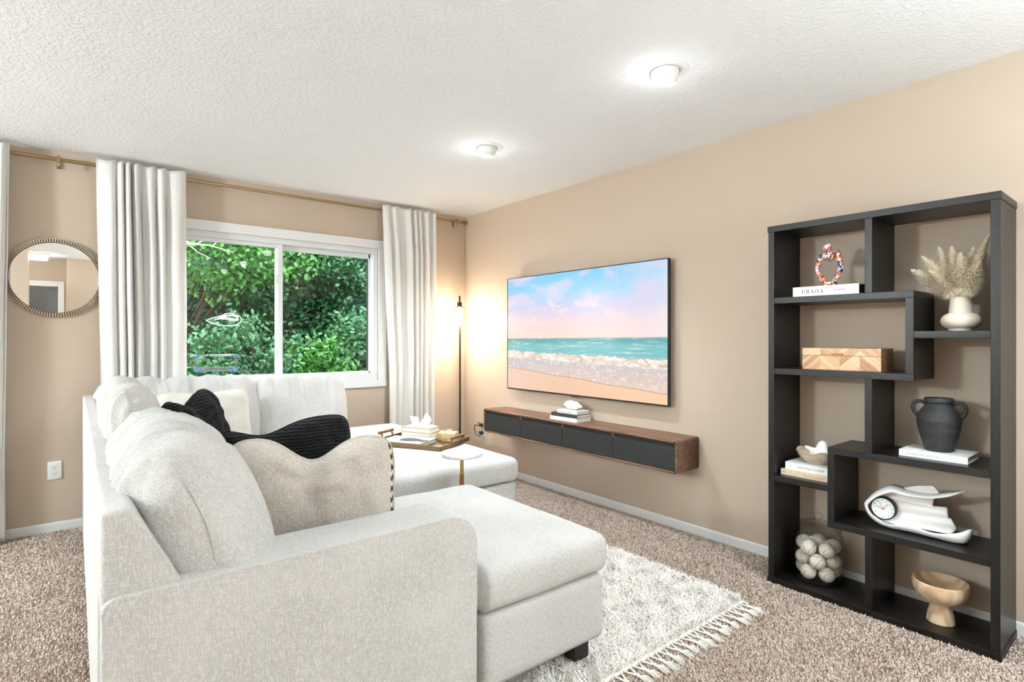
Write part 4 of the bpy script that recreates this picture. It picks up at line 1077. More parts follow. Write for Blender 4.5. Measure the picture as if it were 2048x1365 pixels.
def letters(name, word, y0, zc, hgt, adv, mat, parent):
    bm = bmesh.new()
    for k, ch in enumerate(word):
        for poly in glyph_polys(ch):
            va = [bm.verts.new((-0.0018, y0 - (k + p[0] * 0.86) * adv, zc + (p[1] - 0.5) * hgt)) for p in poly]
            bm.faces.new(va)
    r_ = bmesh.ops.extrude_face_region(bm, geom=list(bm.faces))
    for v_ in r_['geom']:
        if isinstance(v_, bmesh.types.BMVert): v_.co.x -= 0.0004
    return bmo(name, bm, mat, parent)
letters('spine_lettering', 'PRADA', 0.250, 0.0225, 0.0185, 0.0205, 'ink', b)
text('spine_lettering', 'CATWALK', 0.0105, 'ink', b, spine_mtx(0.083, 0.0235), 1.15)
text('spine_lettering', 'Yale', 0.010, 'ink_grey', b, frame_mtx((-0.0018, 0.022, 0.023), (0, 0, -1), (0, -1, 0)))
# books under the shell bowl
b = book('tan book lying at the bottom under the shell bowl', (2.836, 1.1, 0.55), 0.238, 0.18, 0.029, 'cover_tan')
faint_lettering(b, 0.128, 0.0145, (6, 9), 0.0125, 0.0063, 'ink_gold', 1)
lathe('spine_mark', [(0, 0), (0.003, 0), (0.003, 0.0004), (0, 0.0004)], 'ink', b, 12, loc=(-0.0015, 0.222, 0.015), rot=(0, -PI / 2, 0))
b = book('white book lying directly under the shell bowl', (2.846, 1.1, 0.579), 0.220, 0.17, 0.036, 'paper_white')
faint_lettering(b, 0.158, 0.019, (6, 8, 1, 2, 6), 0.010, 0.0048, 'ink_grey', 2)
box('spine_rule', (-0.0022, 0.194, 0.006), (-0.0014, 0.1955, 0.030), 'ink_grey', b)
faint_lettering(b, 0.016, 0.018, (1,), 0.012, 0.006, 'ink_grey', 3)
# book under the black jar
b = book('white bordered book under the black two handled jar', (2.842, 0.588, 0.730), 0.238, 0.19, 0.027, 'paper_white')
faint_lettering(b, 0.212, 0.0138, (11, 9), 0.007, 0.0060, 'ink_grey', 4)
boxes('spine_border', [((-0.0021, 0.012, 0.004), (-0.0014, 0.226, 0.0046)), ((-0.0021, 0.012, 0.0224), (-0.0014, 0.226, 0.023)), ((-0.0021, 0.012, 0.004), (-0.0014, 0.0126, 0.023)), ((-0.0021, 0.2254, 0.004), (-0.0014, 0.226, 0.023))], 'ink_grey', b)
# three books on the console
b = book('white book at the bottom of the stack on the floating console', (2.900, 2.850, 0.622), 0.275, 0.165, 0.027, 'paper_white', rz=0.04)
b = book('dark brown book in the middle of the stack on the floating console', (2.906, 2.852, 0.649), 0.262, 0.155, 0.026, 'cover_dark', rz=0.05, page='paper_cream')
faint_lettering(b, 0.235, 0.013, (8,), 0.010, 0.0085, 'bronze', 5)
b = book('small white book on top of the stack below the white shell', (2.920, 2.866, 0.675), 0.205, 0.135, 0.023, 'paper_white', rz=0.03)
faint_lettering(b, 0.190, 0.0115, (3, 5, 1, 9), 0.0085, 0.0072, 'ink', 6)
def blob(name, label, cat, loc, scale, mat, amp, freq, seed, spikes=None, rot=(0, 0, 0)):
    bm = bmesh.new(); bmesh.ops.create_icosphere(bm, subdivisions=4, radius=1.0)
    for v_ in bm.verts:
        d = v_.co.normalized(); n_ = ns(d.x * freq + seed, d.y * freq, d.z * freq)
        r_ = 1 + amp * n_ + amp * 0.5 * ns(d.x * freq * 2.3, d.y * freq * 2.3 + seed, d.z * freq * 2.3)
        if spikes:
            for sp, ln, w_ in spikes:
                k = max(0, d.dot(Vector(sp).normalized()))
                r_ += ln * k ** w_
        v_.co = Vector((d.x * r_ * scale[0], d.y * r_ * scale[1], d.z * r_ * scale[2]))
    mz = min((Matrix.Rotation(rot[2], 3, 'Z') @ v_.co).z for v_ in bm.verts)
    for v_ in bm.verts: v_.co.z -= mz
    o = bmo(name, bm, mat, None, smooth=True, loc=loc, rot=rot)
    return tag(o, label, cat)
blob('seashell', 'knobbly white shell on the book stack under the television', 'shell', (2.985, 2.975, 0.698), (0.040, 0.066, 0.030), 'shell_white', 0.28, 3.2, 4.0, [((0, 0.6, 0.8), 0.35, 10), ((0, -1, -0.1), 0.30, 6), ((-0.5, 0.8, 0.2), 0.25, 14)])

# ------------------------------------------------------------------ figurine
fg = thing('figurine', 'multicoloured abstract thinker figurine on the white book', 'figurine', (2.865, 1.115, 1.491))
def loopy(pts): return [(p[2] if len(p) > 2 else 0.0, (790 - p[0]) * 0.00027, (915 - p[1]) * 0.000285) for p in pts]
P1 = tube_vf(loopy([(690, 370, 0), (640, 395, -0.004), (612, 500, -0.012), (592, 600, -0.016), (605, 690, -0.014), (660, 780, -0.008), (720, 870, 0.0), (760, 905, 0.004)]), [0.010, 0.0105, 0.0095, 0.0105, 0.0115, 0.0115, 0.011, 0.009], 10)
P2 = tube_vf(loopy([(840, 350, 0), (915, 350, -0.002), (950, 440, -0.010), (980, 560, -0.016), (978, 640, -0.016), (910, 760, -0.008), (850, 850, 0.0), (800, 905, 0.004)]), [0.010, 0.012, 0.0115, 0.0115, 0.0125, 0.0125, 0.0115, 0.009], 10)
V, F = merge([P1, P2]); pyd('limbs', V, F, 'graffiti', fg, True)
def ell(name, c, s, mat, parent, rot=(0, 0, 0), sub=3, taper=0.0):
    bm = bmesh.new(); bmesh.ops.create_icosphere(bm, subdivisions=sub, radius=1.0)
    for v_ in bm.verts:
        k = 1 + taper * v_.co.z
        v_.co = Vector((v_.co.x * s[0] * k, v_.co.y * s[1] * k, v_.co.z * s[2]))
    return bmo(name, bm, mat, parent, smooth=True, loc=c, rot=rot)
ell('torso', (0.0, 0.006, 0.142), (0.016, 0.030, 0.024), 'graffiti', fg, taper=0.35)
ell('head', (-0.004, 0.013, 0.184), (0.017, 0.019, 0.026), 'graffiti', fg, (0.35, 0, 0), taper=-0.1)
ell('hips', (0.004, 0.002, 0.012), (0.016, 0.032, 0.0125), 'graffiti', fg)

# ------------------------------------------------------------------ chevron wooden box
wb = thing('wooden_box', 'flat wooden box with chevron veneer front and brass pull', 'box', (2.842, 0.895, 1.090))
WL, WD, WH = 0.340, 0.165, 0.104
LZ = 0.068
box('body', (0.0016, 0.0016, 0), (WD, WL - 0.0016, LZ - 0.0006), 'veneer_side', wb, 0.001, 1)
box('lid', (0.0016, 0.0016, LZ + 0.0006), (WD, WL - 0.0016, WH), 'veneer_side', wb, 0.001, 1)
def clip(poly, f):
    out = []
    for i in range(len(poly)):
        a, b_ = poly[i], poly[(i + 1) % len(poly)]; fa, fb = f(a), f(b_)
        if fa >= 0: out.append(a)
        if (fa >= 0) != (fb >= 0):
            s = fa / (fa - fb); out.append((a[0] + (b_[0] - a[0]) * s, a[1] + (b_[1] - a[1]) * s))
    return out
rv = random.Random(5)
for (z0, z1) in ((0.0006, LZ - 0.0008), (LZ + 0.0008, WH - 0.0004)):
    for blk in range(4):
        y0 = blk * WL / 4; y1 = y0 + WL / 4; sgn = 1 if blk % 2 == 0 else -1
        for k in range(-4, 9):
            wst = 0.0235
            cpoly = [(y0, z0), (y1, z0), (y1, z1), (y0, z1)]
            g_ = lambda p: (p[1] - 0.01 - sgn * (p[0] - (y0 + y1) / 2) * 0.9)
            lo_k, hi_k = k * wst + 0.0003, (k + 1) * wst - 0.0003
            cpoly = clip(cpoly, lambda p: g_(p) - lo_k)
            if len(cpoly) > 2: cpoly = clip(cpoly, lambda p: hi_k - g_(p))
            if len(cpoly) < 3: continue
            ar = abs(sum(cpoly[i][0] * cpoly[(i + 1) % len(cpoly)][1] - cpoly[(i + 1) % len(cpoly)][0] * cpoly[i][1] for i in range(len(cpoly)))) / 2
            if ar < 2e-5: continue
            prism('veneer_strip', cpoly, 'X', -0.0004 * rv.random(), 0.0018, 'veneer%d' % rv.choice((0, 0, 1, 2, 2, 3)), wb)
ph_ = tube('pull', [(0.0, 0.158, LZ + 0.009), (-0.009, 0.158, LZ + 0.009), (-0.009, 0.200, LZ + 0.009), (0.0, 0.200, LZ + 0.009)], 0.0032, 'brass', wb, 8)

# ------------------------------------------------------------------ cream vase with pampas
vx, vy, vz = 2.905, 0.625, 1.272
va_ = lathe('vase', [(0, 0.002), (0.037, 0.002), (0.038, 0.0), (0.041, 0.001), (0.041, 0.010), (0.052, 0.014), (0.064, 0.026), (0.0685, 0.042), (0.064, 0.058), (0.052, 0.070), (0.041, 0.074), (0.0395, 0.08), (0.0375, 0.112), (0.0355, 0.142), (0.0335, 0.143), (0.0345, 0.112), (0.036, 0.078), (0.03, 0.06), (0, 0.03)], 'cream_ceramic', None, 48, loc=(vx, vy, vz))
tag(va_, 'cream ceramic vase with flat round belly holding dried plumes', 'vase')
def plume(label, tip, base_y, seed):
    o = thing('pampas_plume', label, 'dried grass', (vx, vy, vz + 0.135), group='pampas plumes in the cream vase')
    R_ = np.random.default_rng(seed)
    tip = Vector(tip); ln = tip.length
    b0 = Vector((tip.x * 0.05, base_y, -0.11 + 0.03 * R_.random()))
    b1 = Vector((tip.x * 0.25, tip.y * 0.25, ln * 0.25)); 
    def C(s):
        if s < 0: return b0.lerp(Vector((0, base_y, 0)), 1 + s)
        a = Vector((0, base_y, 0)); return a * (1 - s) ** 2 + b1 * 2 * s * (1 - s) + tip * s * s
    tube('stem', [C(-1), C(-0.5), C(0), C(0.3), C(0.6), C(0.9)], [0.0016, 0.0016, 0.0015, 0.0013, 0.001, 0.0006], 'pampas_stem', o, 6)
    n = 2600
    Vv, Ff = [], []
    for i in range(n):
        s = 0.02 + 0.96 * R_.random() ** 0.9
        c = C(s); d = (C(min(1, s + 0.03)) - C(s - 0.03)).normalized()
        rad = (0.041 * math.sin(PI * min(1, 0.16 + 0.86 * s)) ** 0.7 + 0.004) * (0.75 + 0.5 * R_.random())
        q = Vector(R_.normal(size=3)); q -= d * q.dot(d); q.normalize()
        fwd = 0.014 + 0.014 * R_.random()
        mid = c + q * rad * 0.55 + d * fwd * 0.8
        end = c + q * rad + d * fwd * (1.0 if s > 0.3 else 0.5) + Vector((0, 0, -0.006 * R_.random()))
        sd = d.cross(q).normalized() * 0.0014
        k = len(Vv)
        Vv += [tuple(c - sd), tuple(c + sd), tuple(mid + sd * 1.1), tuple(mid - sd * 1.1), tuple(end)]
        Ff += [(k, k + 1, k + 2, k + 3), (k + 3, k + 2, k + 4)]
    f_ = pyd('fluff', Vv, Ff, 'pampas', o); f_['kind'] = 'stuff'
pl = [((-0.01, 0.158, 0.128), 0.018, 'pampas plume leaning farthest left out of the cream vase'), ((-0.02, 0.120, 0.178), 0.012, 'second pampas plume from the left in the cream vase'), ((0.00, 0.070, 0.212), 0.010, 'tall broad pampas plume left of the middle'),
      ((-0.03, 0.022, 0.205), 0.004, 'upright pampas plume in the middle of the vase'), ((-0.05, -0.010, 0.172), -0.002, 'short pampas plume right of the middle in front'), ((0.00, -0.040, 0.196), -0.006, 'pampas plume just right of the middle'),
      ((0.02, -0.072, 0.212), -0.010, 'pampas plume leaning right towards the bookcase side'), ((-0.02, -0.092, 0.240), -0.014, 'pampas plume farthest right against the bookcase side'), ((0.03, 0.035, 0.165), 0.0, 'pampas plume at the back beside the wall'), ((-0.05, 0.085, 0.11), 0.01, 'low pampas plume drooping to the front left'), ((-0.04, -0.065, 0.13), -0.01, 'low pampas plume drooping to the front right')]
for k, (tp, by, lab) in enumerate(pl): plume(lab, tp, by, 40 + k)

# ------------------------------------------------------------------ black clay jar
jr = thing('clay_jar', 'matte black clay jar with two loop handles on a white book', 'jar', (2.930, 0.705, 0.757), 0.12)
lathe('body', [(0, 0), (0.046, 0.0), (0.050, 0.004), (0.056, 0.025), (0.066, 0.060), (0.075, 0.098), (0.0795, 0.128), (0.0785, 0.146), (0.073, 0.162), (0.062, 0.178), (0.052, 0.190), (0.0475, 0.199), (0.0475, 0.206), (0.0525, 0.210), (0.0535, 0.222), (0.050, 0.227), (0.044, 0.226), (0.041, 0.215), (0.043, 0.195), (0.062, 0.165), (0.06, 0.05), (0, 0.02)], 'black_clay', jr, 56)
for s in (-1, 1):
    tube('handle', [(0, s * 0.046, 0.201), (0, s * 0.062, 0.210), (0, s * 0.079, 0.208), (0, s * 0.090, 0.196), (0, s * 0.092, 0.178), (0, s * 0.085, 0.160), (0, s * 0.074, 0.148)], [0.009, 0.0085, 0.008, 0.008, 0.008, 0.0085, 0.010], 'black_clay', jr, 12)

# ------------------------------------------------------------------ shell bowl
sb = lathe('shell_bowl', [(0, 0.0), (0.048, 0.0), (0.052, 0.004), (0.070, 0.020), (0.086, 0.040), (0.0955, 0.064), (0.0930, 0.0655), (0.083, 0.044), (0.066, 0.025), (0, 0.010)], 'shell_bowl', None, 60, loc=(2.935, 1.2025, 0.615))
for v_ in sb.data.vertices:
    a = math.atan2(v_.co.y, v_.co.x); v_.co.z += (v_.co.z / 0.066) ** 2 * 0.005 * (math.sin(5 * a + 1) + 0.5 * math.sin(9 * a)) if v_.co.z > 0.03 else 0
tag(sb, 'marbled tan shell bowl with wavy rim on two books', 'bowl')
blob('seashell', 'spiny white shell resting in the marbled bowl', 'shell', (2.935, 1.185, 0.632), (0.040, 0.052, 0.026), 'shell_white', 0.15, 2.6, 8.0, [((-0.1, 0.9, 0.85), 1.1, 26), ((0.1, 0.0, 1.0), 1.6, 26), ((-0.3, -0.9, 0.3), 0.8, 20), ((0.3, -0.3, 0.9), 0.4, 12)])

# ------------------------------------------------------------------ sculptural clock
ck = thing('sculptural_clock', 'white draped fish shaped sculpture with a small round clock', 'clock', (2.895, 0.78, 0.385))
A_ = [(-0.168, 0.221), (-0.116, 0.202), (-0.063, 0.182), (-0.02, 0.176), (0.036, 0.178), (0.073, 0.186), (0.106, 0.184), (0.154, 0.149), (0.190, 0.104), (0.194, 0.081), (0.179, 0.042), (0.142, 0.013), (0.092, 0.004), (0.014, 0.004), (-0.074, 0.004), (-0.165, 0.004), (-0.195, 0.070)]
B_ = [(-0.164, 0.219), (-0.122, 0.194), (-0.063, 0.177), (-0.02, 0.170), (0.036, 0.168), (0.068, 0.172), (0.096, 0.164), (0.140, 0.136), (0.172, 0.100), (0.175, 0.080), (0.160, 0.055), (0.132, 0.038), (0.092, 0.024), (0.014, 0.040), (-0.074, 0.030), (-0.150, 0.050), (-0.190, 0.073)]
def cat(pts, m=6):
    out = []
    n = len(pts)
    for i in range(n - 1):
        p0, p1, p2, p3 = pts[max(i - 1, 0)], pts[i], pts[i + 1], pts[min(i + 2, n - 1)]
        for k in range(m):
            t_ = k / m
            out.append(tuple(0.5 * (2 * p1[d] + (p2[d] - p0[d]) * t_ + (2 * p0[d] - 5 * p1[d] + 4 * p2[d] - p3[d]) * t_ ** 2 + (3 * p1[d] - p0[d] - 3 * p2[d] + p3[d]) * t_ ** 3) for d in range(len(p1))))
    out.append(pts[-1]); return out
Ac, Bc = cat(A_), cat(B_)
V, F = [], []
n = len(Ac)
for i in range(n):
    a, b_ = Ac[i], Bc[i]; m_ = (a[0] * 0.45 + b_[0] * 0.55, a[1] * 0.45 + b_[1] * 0.55)
    g_ = min(1, i / 12, (n - 1 - i) / 10 + 0.25)
    V += [(0.045 * g_, a[0], max(a[1], 0.0035)), (0.010 * g_, a[0], max(a[1], 0.0035)), (-0.018 * g_, a[0] * 0.8 + b_[0] * 0.2, max(0.0035, a[1] * 0.8 + b_[1] * 0.2)), (-0.036 * g_, b_[0], b_[1])]
for i in range(n - 1):
    for k in range(3): F.append((i * 4 + k, i * 4 + k + 1, i * 4 + k + 5, i * 4 + k + 4))
o = pyd('outer_band', V, F, 'white_ceramic', ck, True); sd = o.modifiers.new('thickness', 'SOLIDIFY'); sd.thickness = 0.0055; sd.offset = 0
eg = cat([(-0.061, 0.177), (-0.055, 0.143), (-0.063, 0.126), (-0.100, 0.130), (-0.109, 0.112), (-0.110, 0.086), (-0.124, 0.083), (-0.136, 0.055), (-0.118, 0.022)], 5)
V, F = [], []; nc = 24
for i, e in enumerate(eg):
    t_ = i / (len(eg) - 1); l0 = (0.13 + 0.035 * math.sin(PI * t_), 0.165 * (1 - t_) + 0.012 * t_)
    for c in range(nc + 1):
        s = c / nc
        V.append((0.026 + 0.010 * s * math.sin(t_ * 22.0) + 0.006 * s, l0[0] + (e[0] - l0[0]) * s, l0[1] + (e[1] - l0[1]) * s))
for i in range(len(eg) - 1):
    for c in range(nc): a = i * (nc + 1) + c; F.append((a, a + 1, a + nc + 2, a + nc + 1))
o = pyd('drape', V, F, 'white_ceramic', ck, True); sd = o.modifiers.new('thickness', 'SOLIDIFY'); sd.thickness = 0.005
prism('fin', [(0.060, 0.182), (0.0, 0.205), (-0.055, 0.217), (-0.066, 0.207), (-0.080, 0.186), (-0.02, 0.172)], 'X', 0.030, 0.038, 'white_ceramic', ck, 0.002, 2)
cf = thing('clock_tmp', None, None)
dial = lathe('clock_dial', [(0, 0.004), (0.046, 0.004), (0.046, 0.0), (0, 0.0)], 'clock_face', ck, 48, loc=(-0.006, 0.121, 0.084), rot=(0, -PI / 2, 0), smooth=False)
bpy.data.objects.remove(cf)
lathe('clock_case', [(0.0455, -0.020), (0.0515, -0.020), (0.0515, 0.004), (0.049, 0.007), (0.0465, 0.007), (0.0455, 0.004)], 'tv_black', ck, 48, loc=(-0.006, 0.121, 0.084), rot=(0, -PI / 2, 0), close=True)
for k in range(12):
    a = PI / 2 - 2 * PI * (k + 1) / 12 + 0.10
    text('numeral', str(k + 1), 0.0088, 'ink', ck, frame_mtx((-0.0104, 0.121 - 0.037 * math.cos(a), 0.084 + 0.037 * math.sin(a)), (0, -1, 0), (0, 0, 1)))
for nm, a, ln, w_ in (('hour_hand', math.radians(168), 0.030, 0.0012), ('minute_hand', math.radians(48), 0.034, 0.0010), ('second_hand', math.radians(115), 0.034, 0.0006)):
    d = Vector((0, -math.cos(a), math.sin(a)))
    tube(nm, [Vector((-0.0115, 0.121, 0.084)) - d * 0.009, Vector((-0.0115, 0.121, 0.084)) + d * ln], w_, 'copper', ck, 6)

# ------------------------------------------------------------------ glass jar of baseballs
JX, JY, JZ = 2.948, 1.205, 0.030
gj = thing('glass_jar', 'clear lidded glass cookie jar filled with baseballs on the bottom shelf', 'jar', (JX, JY, JZ))
lathe('jar_body', [(0, 0.0), (0.100, 0.0), (0.110, 0.006), (0.1135, 0.018), (0.1135, 0.205), (0.110, 0.222), (0.101, 0.234), (0.098, 0.240), (0.102, 0.246), (0.104, 0.252), (0.099, 0.254), (0.0945, 0.246), (0.0945, 0.238), (0.1075, 0.220), (0.1105, 0.204), (0.1105, 0.020), (0.106, 0.012), (0, 0.010)], 'jar_glass', gj, 64)
ld = lathe('lid', [(0.0, 0.262), (0.060, 0.260), (0.092, 0.255), (0.104, 0.256), (0.107, 0.260), (0.104, 0.266), (0.085, 0.277), (0.055, 0.288), (0.026, 0.293), (0.0, 0.294)], 'jar_glass', gj, 64)
lathe('knob', [(0.0, 0.292), (0.013, 0.293), (0.012, 0.300), (0.017, 0.308), (0.022, 0.318), (0.021, 0.328), (0.012, 0.334), (0, 0.335)], 'jar_glass', ld, 32)
BR = 0.0365
bm = bmesh.new(); bmesh.ops.create_uvsphere(bm, u_segments=24, v_segments=16, radius=BR)
ball_me = bpy.data.meshes.new('baseball'); bm.to_mesh(ball_me); bm.free(); ball_me.materials.append(M['ball']); ball_me.shade_smooth()
sp = []
for k in range(64):
    t_ = 2 * PI * k / 64; al = 0.44
    x = math.cos(t_) * (1 - al) + al * math.cos(3 * t_); y = math.sin(t_) * (1 - al) - al * math.sin(3 * t_); z = 2 * math.sqrt(al * (1 - al)) * math.sin(2 * t_)
    sp.append(Vector((x, y, z)).normalized() * (BR + 0.0001))
v, f = tube_vf(sp, 0.0011, 5, True)
st_me = bpy.data.meshes.new('stitching'); st_me.from_pydata(v, [], f); st_me.materials.append(M['stitch'])
pv, pf = [], []
for (a, b_, w_) in ((-0.30, 0.18, 0.006), (-0.3, 0.02, 0.0035), (-0.3, -0.12, 0.005)):
    k = len(pv)
    for (yy_, zz_) in ((-1, -0.5), (1, -0.5), (1, 0.5), (-1, 0.5)):
        d = Vector((1, (yy_ * w_) / BR, b_ + zz_ * 0.0022 / BR)).normalized() * (BR + 0.00025); pv.append(tuple(d))
    pf.append((k, k + 1, k + 2, k + 3))
pr_me = bpy.data.meshes.new('print'); pr_me.from_pydata(pv, [], pf); pr_me.materials.append(M['ball_print'])
lay = ['bottom', 'middle', 'top']
rb_ = random.Random(3)
for L in range(3):
    for k in range(5):
        a = 2 * PI * (k + (0.5 if L % 2 else 0.0)) / 5 + 0.35
        rr_ = 0.0685
        o = bpy.data.objects.new('baseball', ball_me); COL.objects.link(o)
        o.location = (JX + rr_ * math.cos(a), JY + rr_ * math.sin(a), JZ + 0.0125 + BR + L * 0.0595)
        o.rotation_euler = (rb_.uniform(-0.9, 0.9), rb_.uniform(-0.8, 0.8), PI + rb_.uniform(-1.0, 1.0))
        side = ['back', 'back left', 'left', 'front left', 'front', 'front right', 'right', 'back right'][int(round((a % (2 * PI)) / (PI / 4))) % 8] + ' side'
        tag(o, 'scuffed white baseball in the %s layer of the glass jar, %s' % (lay[L], side), 'baseball', 'baseballs in the glass jar')
        for nm, me in (('stitching', st_me), ('printed_mark', pr_me)):
            c = bpy.data.objects.new(nm, me); link(c, o)

# ------------------------------------------------------------------ footed wooden bowl
fb = thing('footed_bowl', 'pale wooden footed bowl on the bottom shelf at right', 'bowl', (2.912, 0.695, 0.030))
lathe('bowl', [(0.0, 0.082), (0.034, 0.080), (0.060, 0.090), (0.084, 0.110), (0.0985, 0.137), (0.1015, 0.158), (0.0995, 0.173), (0.0955, 0.176), (0.0915, 0.172), (0.0885, 0.152), (0.074, 0.122), (0.04, 0.104), (0, 0.100)], 'light_wood', fb, 56)
lathe('foot', [(0, 0), (0.048, 0), (0.0505, 0.003), (0.047, 0.030), (0.039, 0.066), (0.036, 0.083), (0.0, 0.083)], 'light_wood', fb, 48)

# ================================================================== DRINK TABLE
dt = thing('drink_table', 'small round marble drink table with brass stem between the chaises', 'side table', (1.672, 2.512, 0.0))
lathe('marble_top', [(0, 0.602), (0.107, 0.602), (0.112, 0.606), (0.113, 0.617), (0.110, 0.623), (0.105, 0.625), (0, 0.625)], 'marble', dt, 64)
lathe('stem', [(0, 0.602), (0.030, 0.602), (0.030, 0.598), (0.010, 0.595), (0.0095, 0.50), (0.0, 0.50)], 'brass', dt, 24)
lathe('lower_stem', [(0, 0.502), (0.0115, 0.502), (0.0145, 0.40), (0.0155, 0.2), (0.017, 0.03), (0, 0.03)], 'stem_wood', dt, 24)
lathe('base', [(0, 0.058), (0.022, 0.056), (0.070, 0.050), (0.104, 0.048), (0.106, 0.042), (0.106, 0.035), (0, 0.035)], 'brass', dt, 48)

# ================================================================== TRAY AND ITEMS
SZ = 0.512
ta = math.radians(-61)
ex, ey = Vector((math.cos(ta), math.sin(ta), 0)), Vector((-math.sin(ta), math.cos(ta), 0))
TC = Vector((1.918, 3.395, SZ))
tr = thing('serving_tray', 'rectangular bronze serving tray with handles on the far chaise', 'tray', TC, ta)
hl, hw = 0.275, 0.205
boxes('tray_body', [((-hl, -hw, 0), (hl, hw, 0.006)), ((-hl, -hw, 0.0), (hl, -hw + 0.008, 0.030)), ((-hl, hw - 0.008, 0.0), (hl, hw, 0.030)), ((-hl, -hw, 0.0), (-hl + 0.008, hw, 0.030)), ((hl - 0.008, -hw, 0.0), (hl, hw, 0.030))], 'bronze', tr, 0.0015, 1)
for s in (-1, 1):
    hd = tube('handle', [(s * (hl + 0.012), -0.085, 0.062), (s * (hl + 0.012), 0.085, 0.062)], 0.0105, 'bronze', tr, 14)
    for q in (-1, 1):
        tube('handle_post', [(s * (hl - 0.004), q * 0.062, 0.022), (s * (hl + 0.002), q * 0.062, 0.045), (s * (hl + 0.012), q * 0.062, 0.060)], 0.0075, 'bronze', hd, 10)
def on_tray(x, y, z=0.006): return tuple(TC + ex * x + ey * y + Vector((0, 0, z)))
# cover up: book lies with spine towards the far side
cbk = thing('coffee_table_book', 'white coffee table book with dark hat shape on its cover', 'book', on_tray(-0.05, -0.085), ta)
bm = bmesh.new(); bl, bw, bh = 0.165, 0.105, 0.028
bm_box(bm, (-bl, -bw, bh - 0.003), (bl, bw, bh)); 
bmo('front_cover', bm, 'paper_white', cbk)
boxes('back_cover', [((-bl, -bw, 0), (bl, bw, 0.003)), ((-bl, -bw, 0.003), (-bl + 0.003, bw, bh - 0.003))], 'cover_black', cbk)
box('pages', (-bl + 0.003, -bw + 0.004, 0.003), (bl - 0.005, bw - 0.004, bh - 0.003), 'page_edge', cbk)
boxes('cover_edge', [((bl - 0.0015, -bw, bh - 0.003), (bl + 0.0006, bw, bh + 0.0004))], 'cover_black', cbk)
faint_lettering(cbk, 0.085, bh, (7,), 0.030, 0.024, 'ink_blue', 7, flat=-0.118)
hat = []
for k in range(28):
    a = 2 * PI * k / 28; hat.append((0.03 + 0.085 * math.cos(a), 0.0 + 0.058 * math.sin(a) * (1 - 0.35 * math.cos(a))))
prism('cover_picture', hat, 'Z', bh, bh + 0.0006, 'ink_shape', cbk)
prism('cover_picture', [(0.09, -0.03), (0.155, -0.055), (0.16, 0.0), (0.15, 0.03), (0.09, 0.025)], 'Z', bh, bh + 0.0005, 'ink_shape', cbk)
# tissue box
tb = thing('tissue_box', 'frosted glass tissue box with brass edges and white tissue', 'tissue box', on_tray(-0.06, 0.095), ta)
tl, twd, t1, t2 = 0.118, 0.062, 0.088, 0.104
bm = bmesh.new()
bm_box(bm, (-tl, -twd, 0.0), (tl, twd, 0.056))
bmo('box_body', bm, 'frost_white', tb)
bm = bmesh.new()
lo4 = [bm.verts.new(p) for p in ((-tl, -twd, 0.057), (tl, -twd, 0.057), (tl, twd, 0.057), (-tl, twd, 0.057))]
m4 = [bm.verts.new(p) for p in ((-tl, -twd, t1), (tl, -twd, t1), (tl, twd, t1), (-tl, twd, t1))]
u4 = [bm.verts.new(p) for p in ((-tl * 0.6, -twd * 0.45, t2), (tl * 0.6, -twd * 0.45, t2), (tl * 0.6, twd * 0.45, t2), (-tl * 0.6, twd * 0.45, t2))]
bm.faces.new(lo4[::-1]); bm.faces.new(u4)
for a, b_ in ((lo4, m4), (m4, u4)):
    for k in range(4): bm.faces.new((a[k], a[(k + 1) % 4], b_[(k + 1) % 4], b_[k]))
lid = bmo('box_lid', bm, 'frost_white', tb)
eds = []
rc = [(-tl, -twd), (tl, -twd), (tl, twd), (-tl, twd)]; ru = [(-tl * 0.6, -twd * 0.45), (tl * 0.6, -twd * 0.45), (tl * 0.6, twd * 0.45), (-tl * 0.6, twd * 0.45)]
for k in range(4):
    p, q = rc[k], rc[(k + 1) % 4]
    eds.append(tube_vf([(*p, 0.0), (*p, t1)], 0.0022, 6))
    for z in (0.002, 0.0565, t1): eds.append(tube_vf([(*p, z), (*q, z)], 0.0022, 6))
    eds.append(tube_vf([(*p, t1), (*ru[k], t2)], 0.0018, 6)); eds.append(tube_vf([(*ru[k], t2), (*ru[(k + 1) % 4], t2)], 0.0018, 6))
V, F = merge(eds); pyd('brass_edging', V, F, 'brass', tb, True)
def petal(pts_, seed):
    V, F = [], []; n = 12
    for i in range(n + 1):
        for j in range(n + 1):
            u, v_ = i / n, j / n
            a = Vector(pts_[0]).lerp(Vector(pts_[1]), u); b2 = Vector(pts_[3]).lerp(Vector(pts_[2]), u); p = a.lerp(b2, v_)
            p.y += 0.016 * math.sin(PI * u) * v_ + 0.010 * ns(u * 4, v_ * 3, seed)
            V.append(tuple(p))
    for i in range(n):
        for j in range(n): a = i * (n + 1) + j; F.append((a, a + 1, a + n + 2, a + n + 1))
    return V, F
V, F = merge([petal([(-0.06, -0.005, t2 - 0.01), (0.005, -0.01, t2 - 0.012), (-0.01, -0.008, t2 + 0.048), (-0.092, 0.0, t2 + 0.056)], 1), petal([(-0.012, 0.004, t2 - 0.01), (0.062, 0.0, t2 - 0.008), (0.085, 0.004, t2 + 0.030), (0.045, 0.0, t2 + 0.088)], 2), petal([(-0.012, 0.004, t2 - 0.01), (0.05, 0.012, t2 - 0.008), (0.05, 0.018, t2 + 0.06), (-0.005, 0.016, t2 + 0.03)], 3)])
o = pyd('tissue_sheet', V, F, 'tissue', tb, True); sd = o.modifiers.new('thickness', 'SOLIDIFY'); sd.thickness = 0.0008
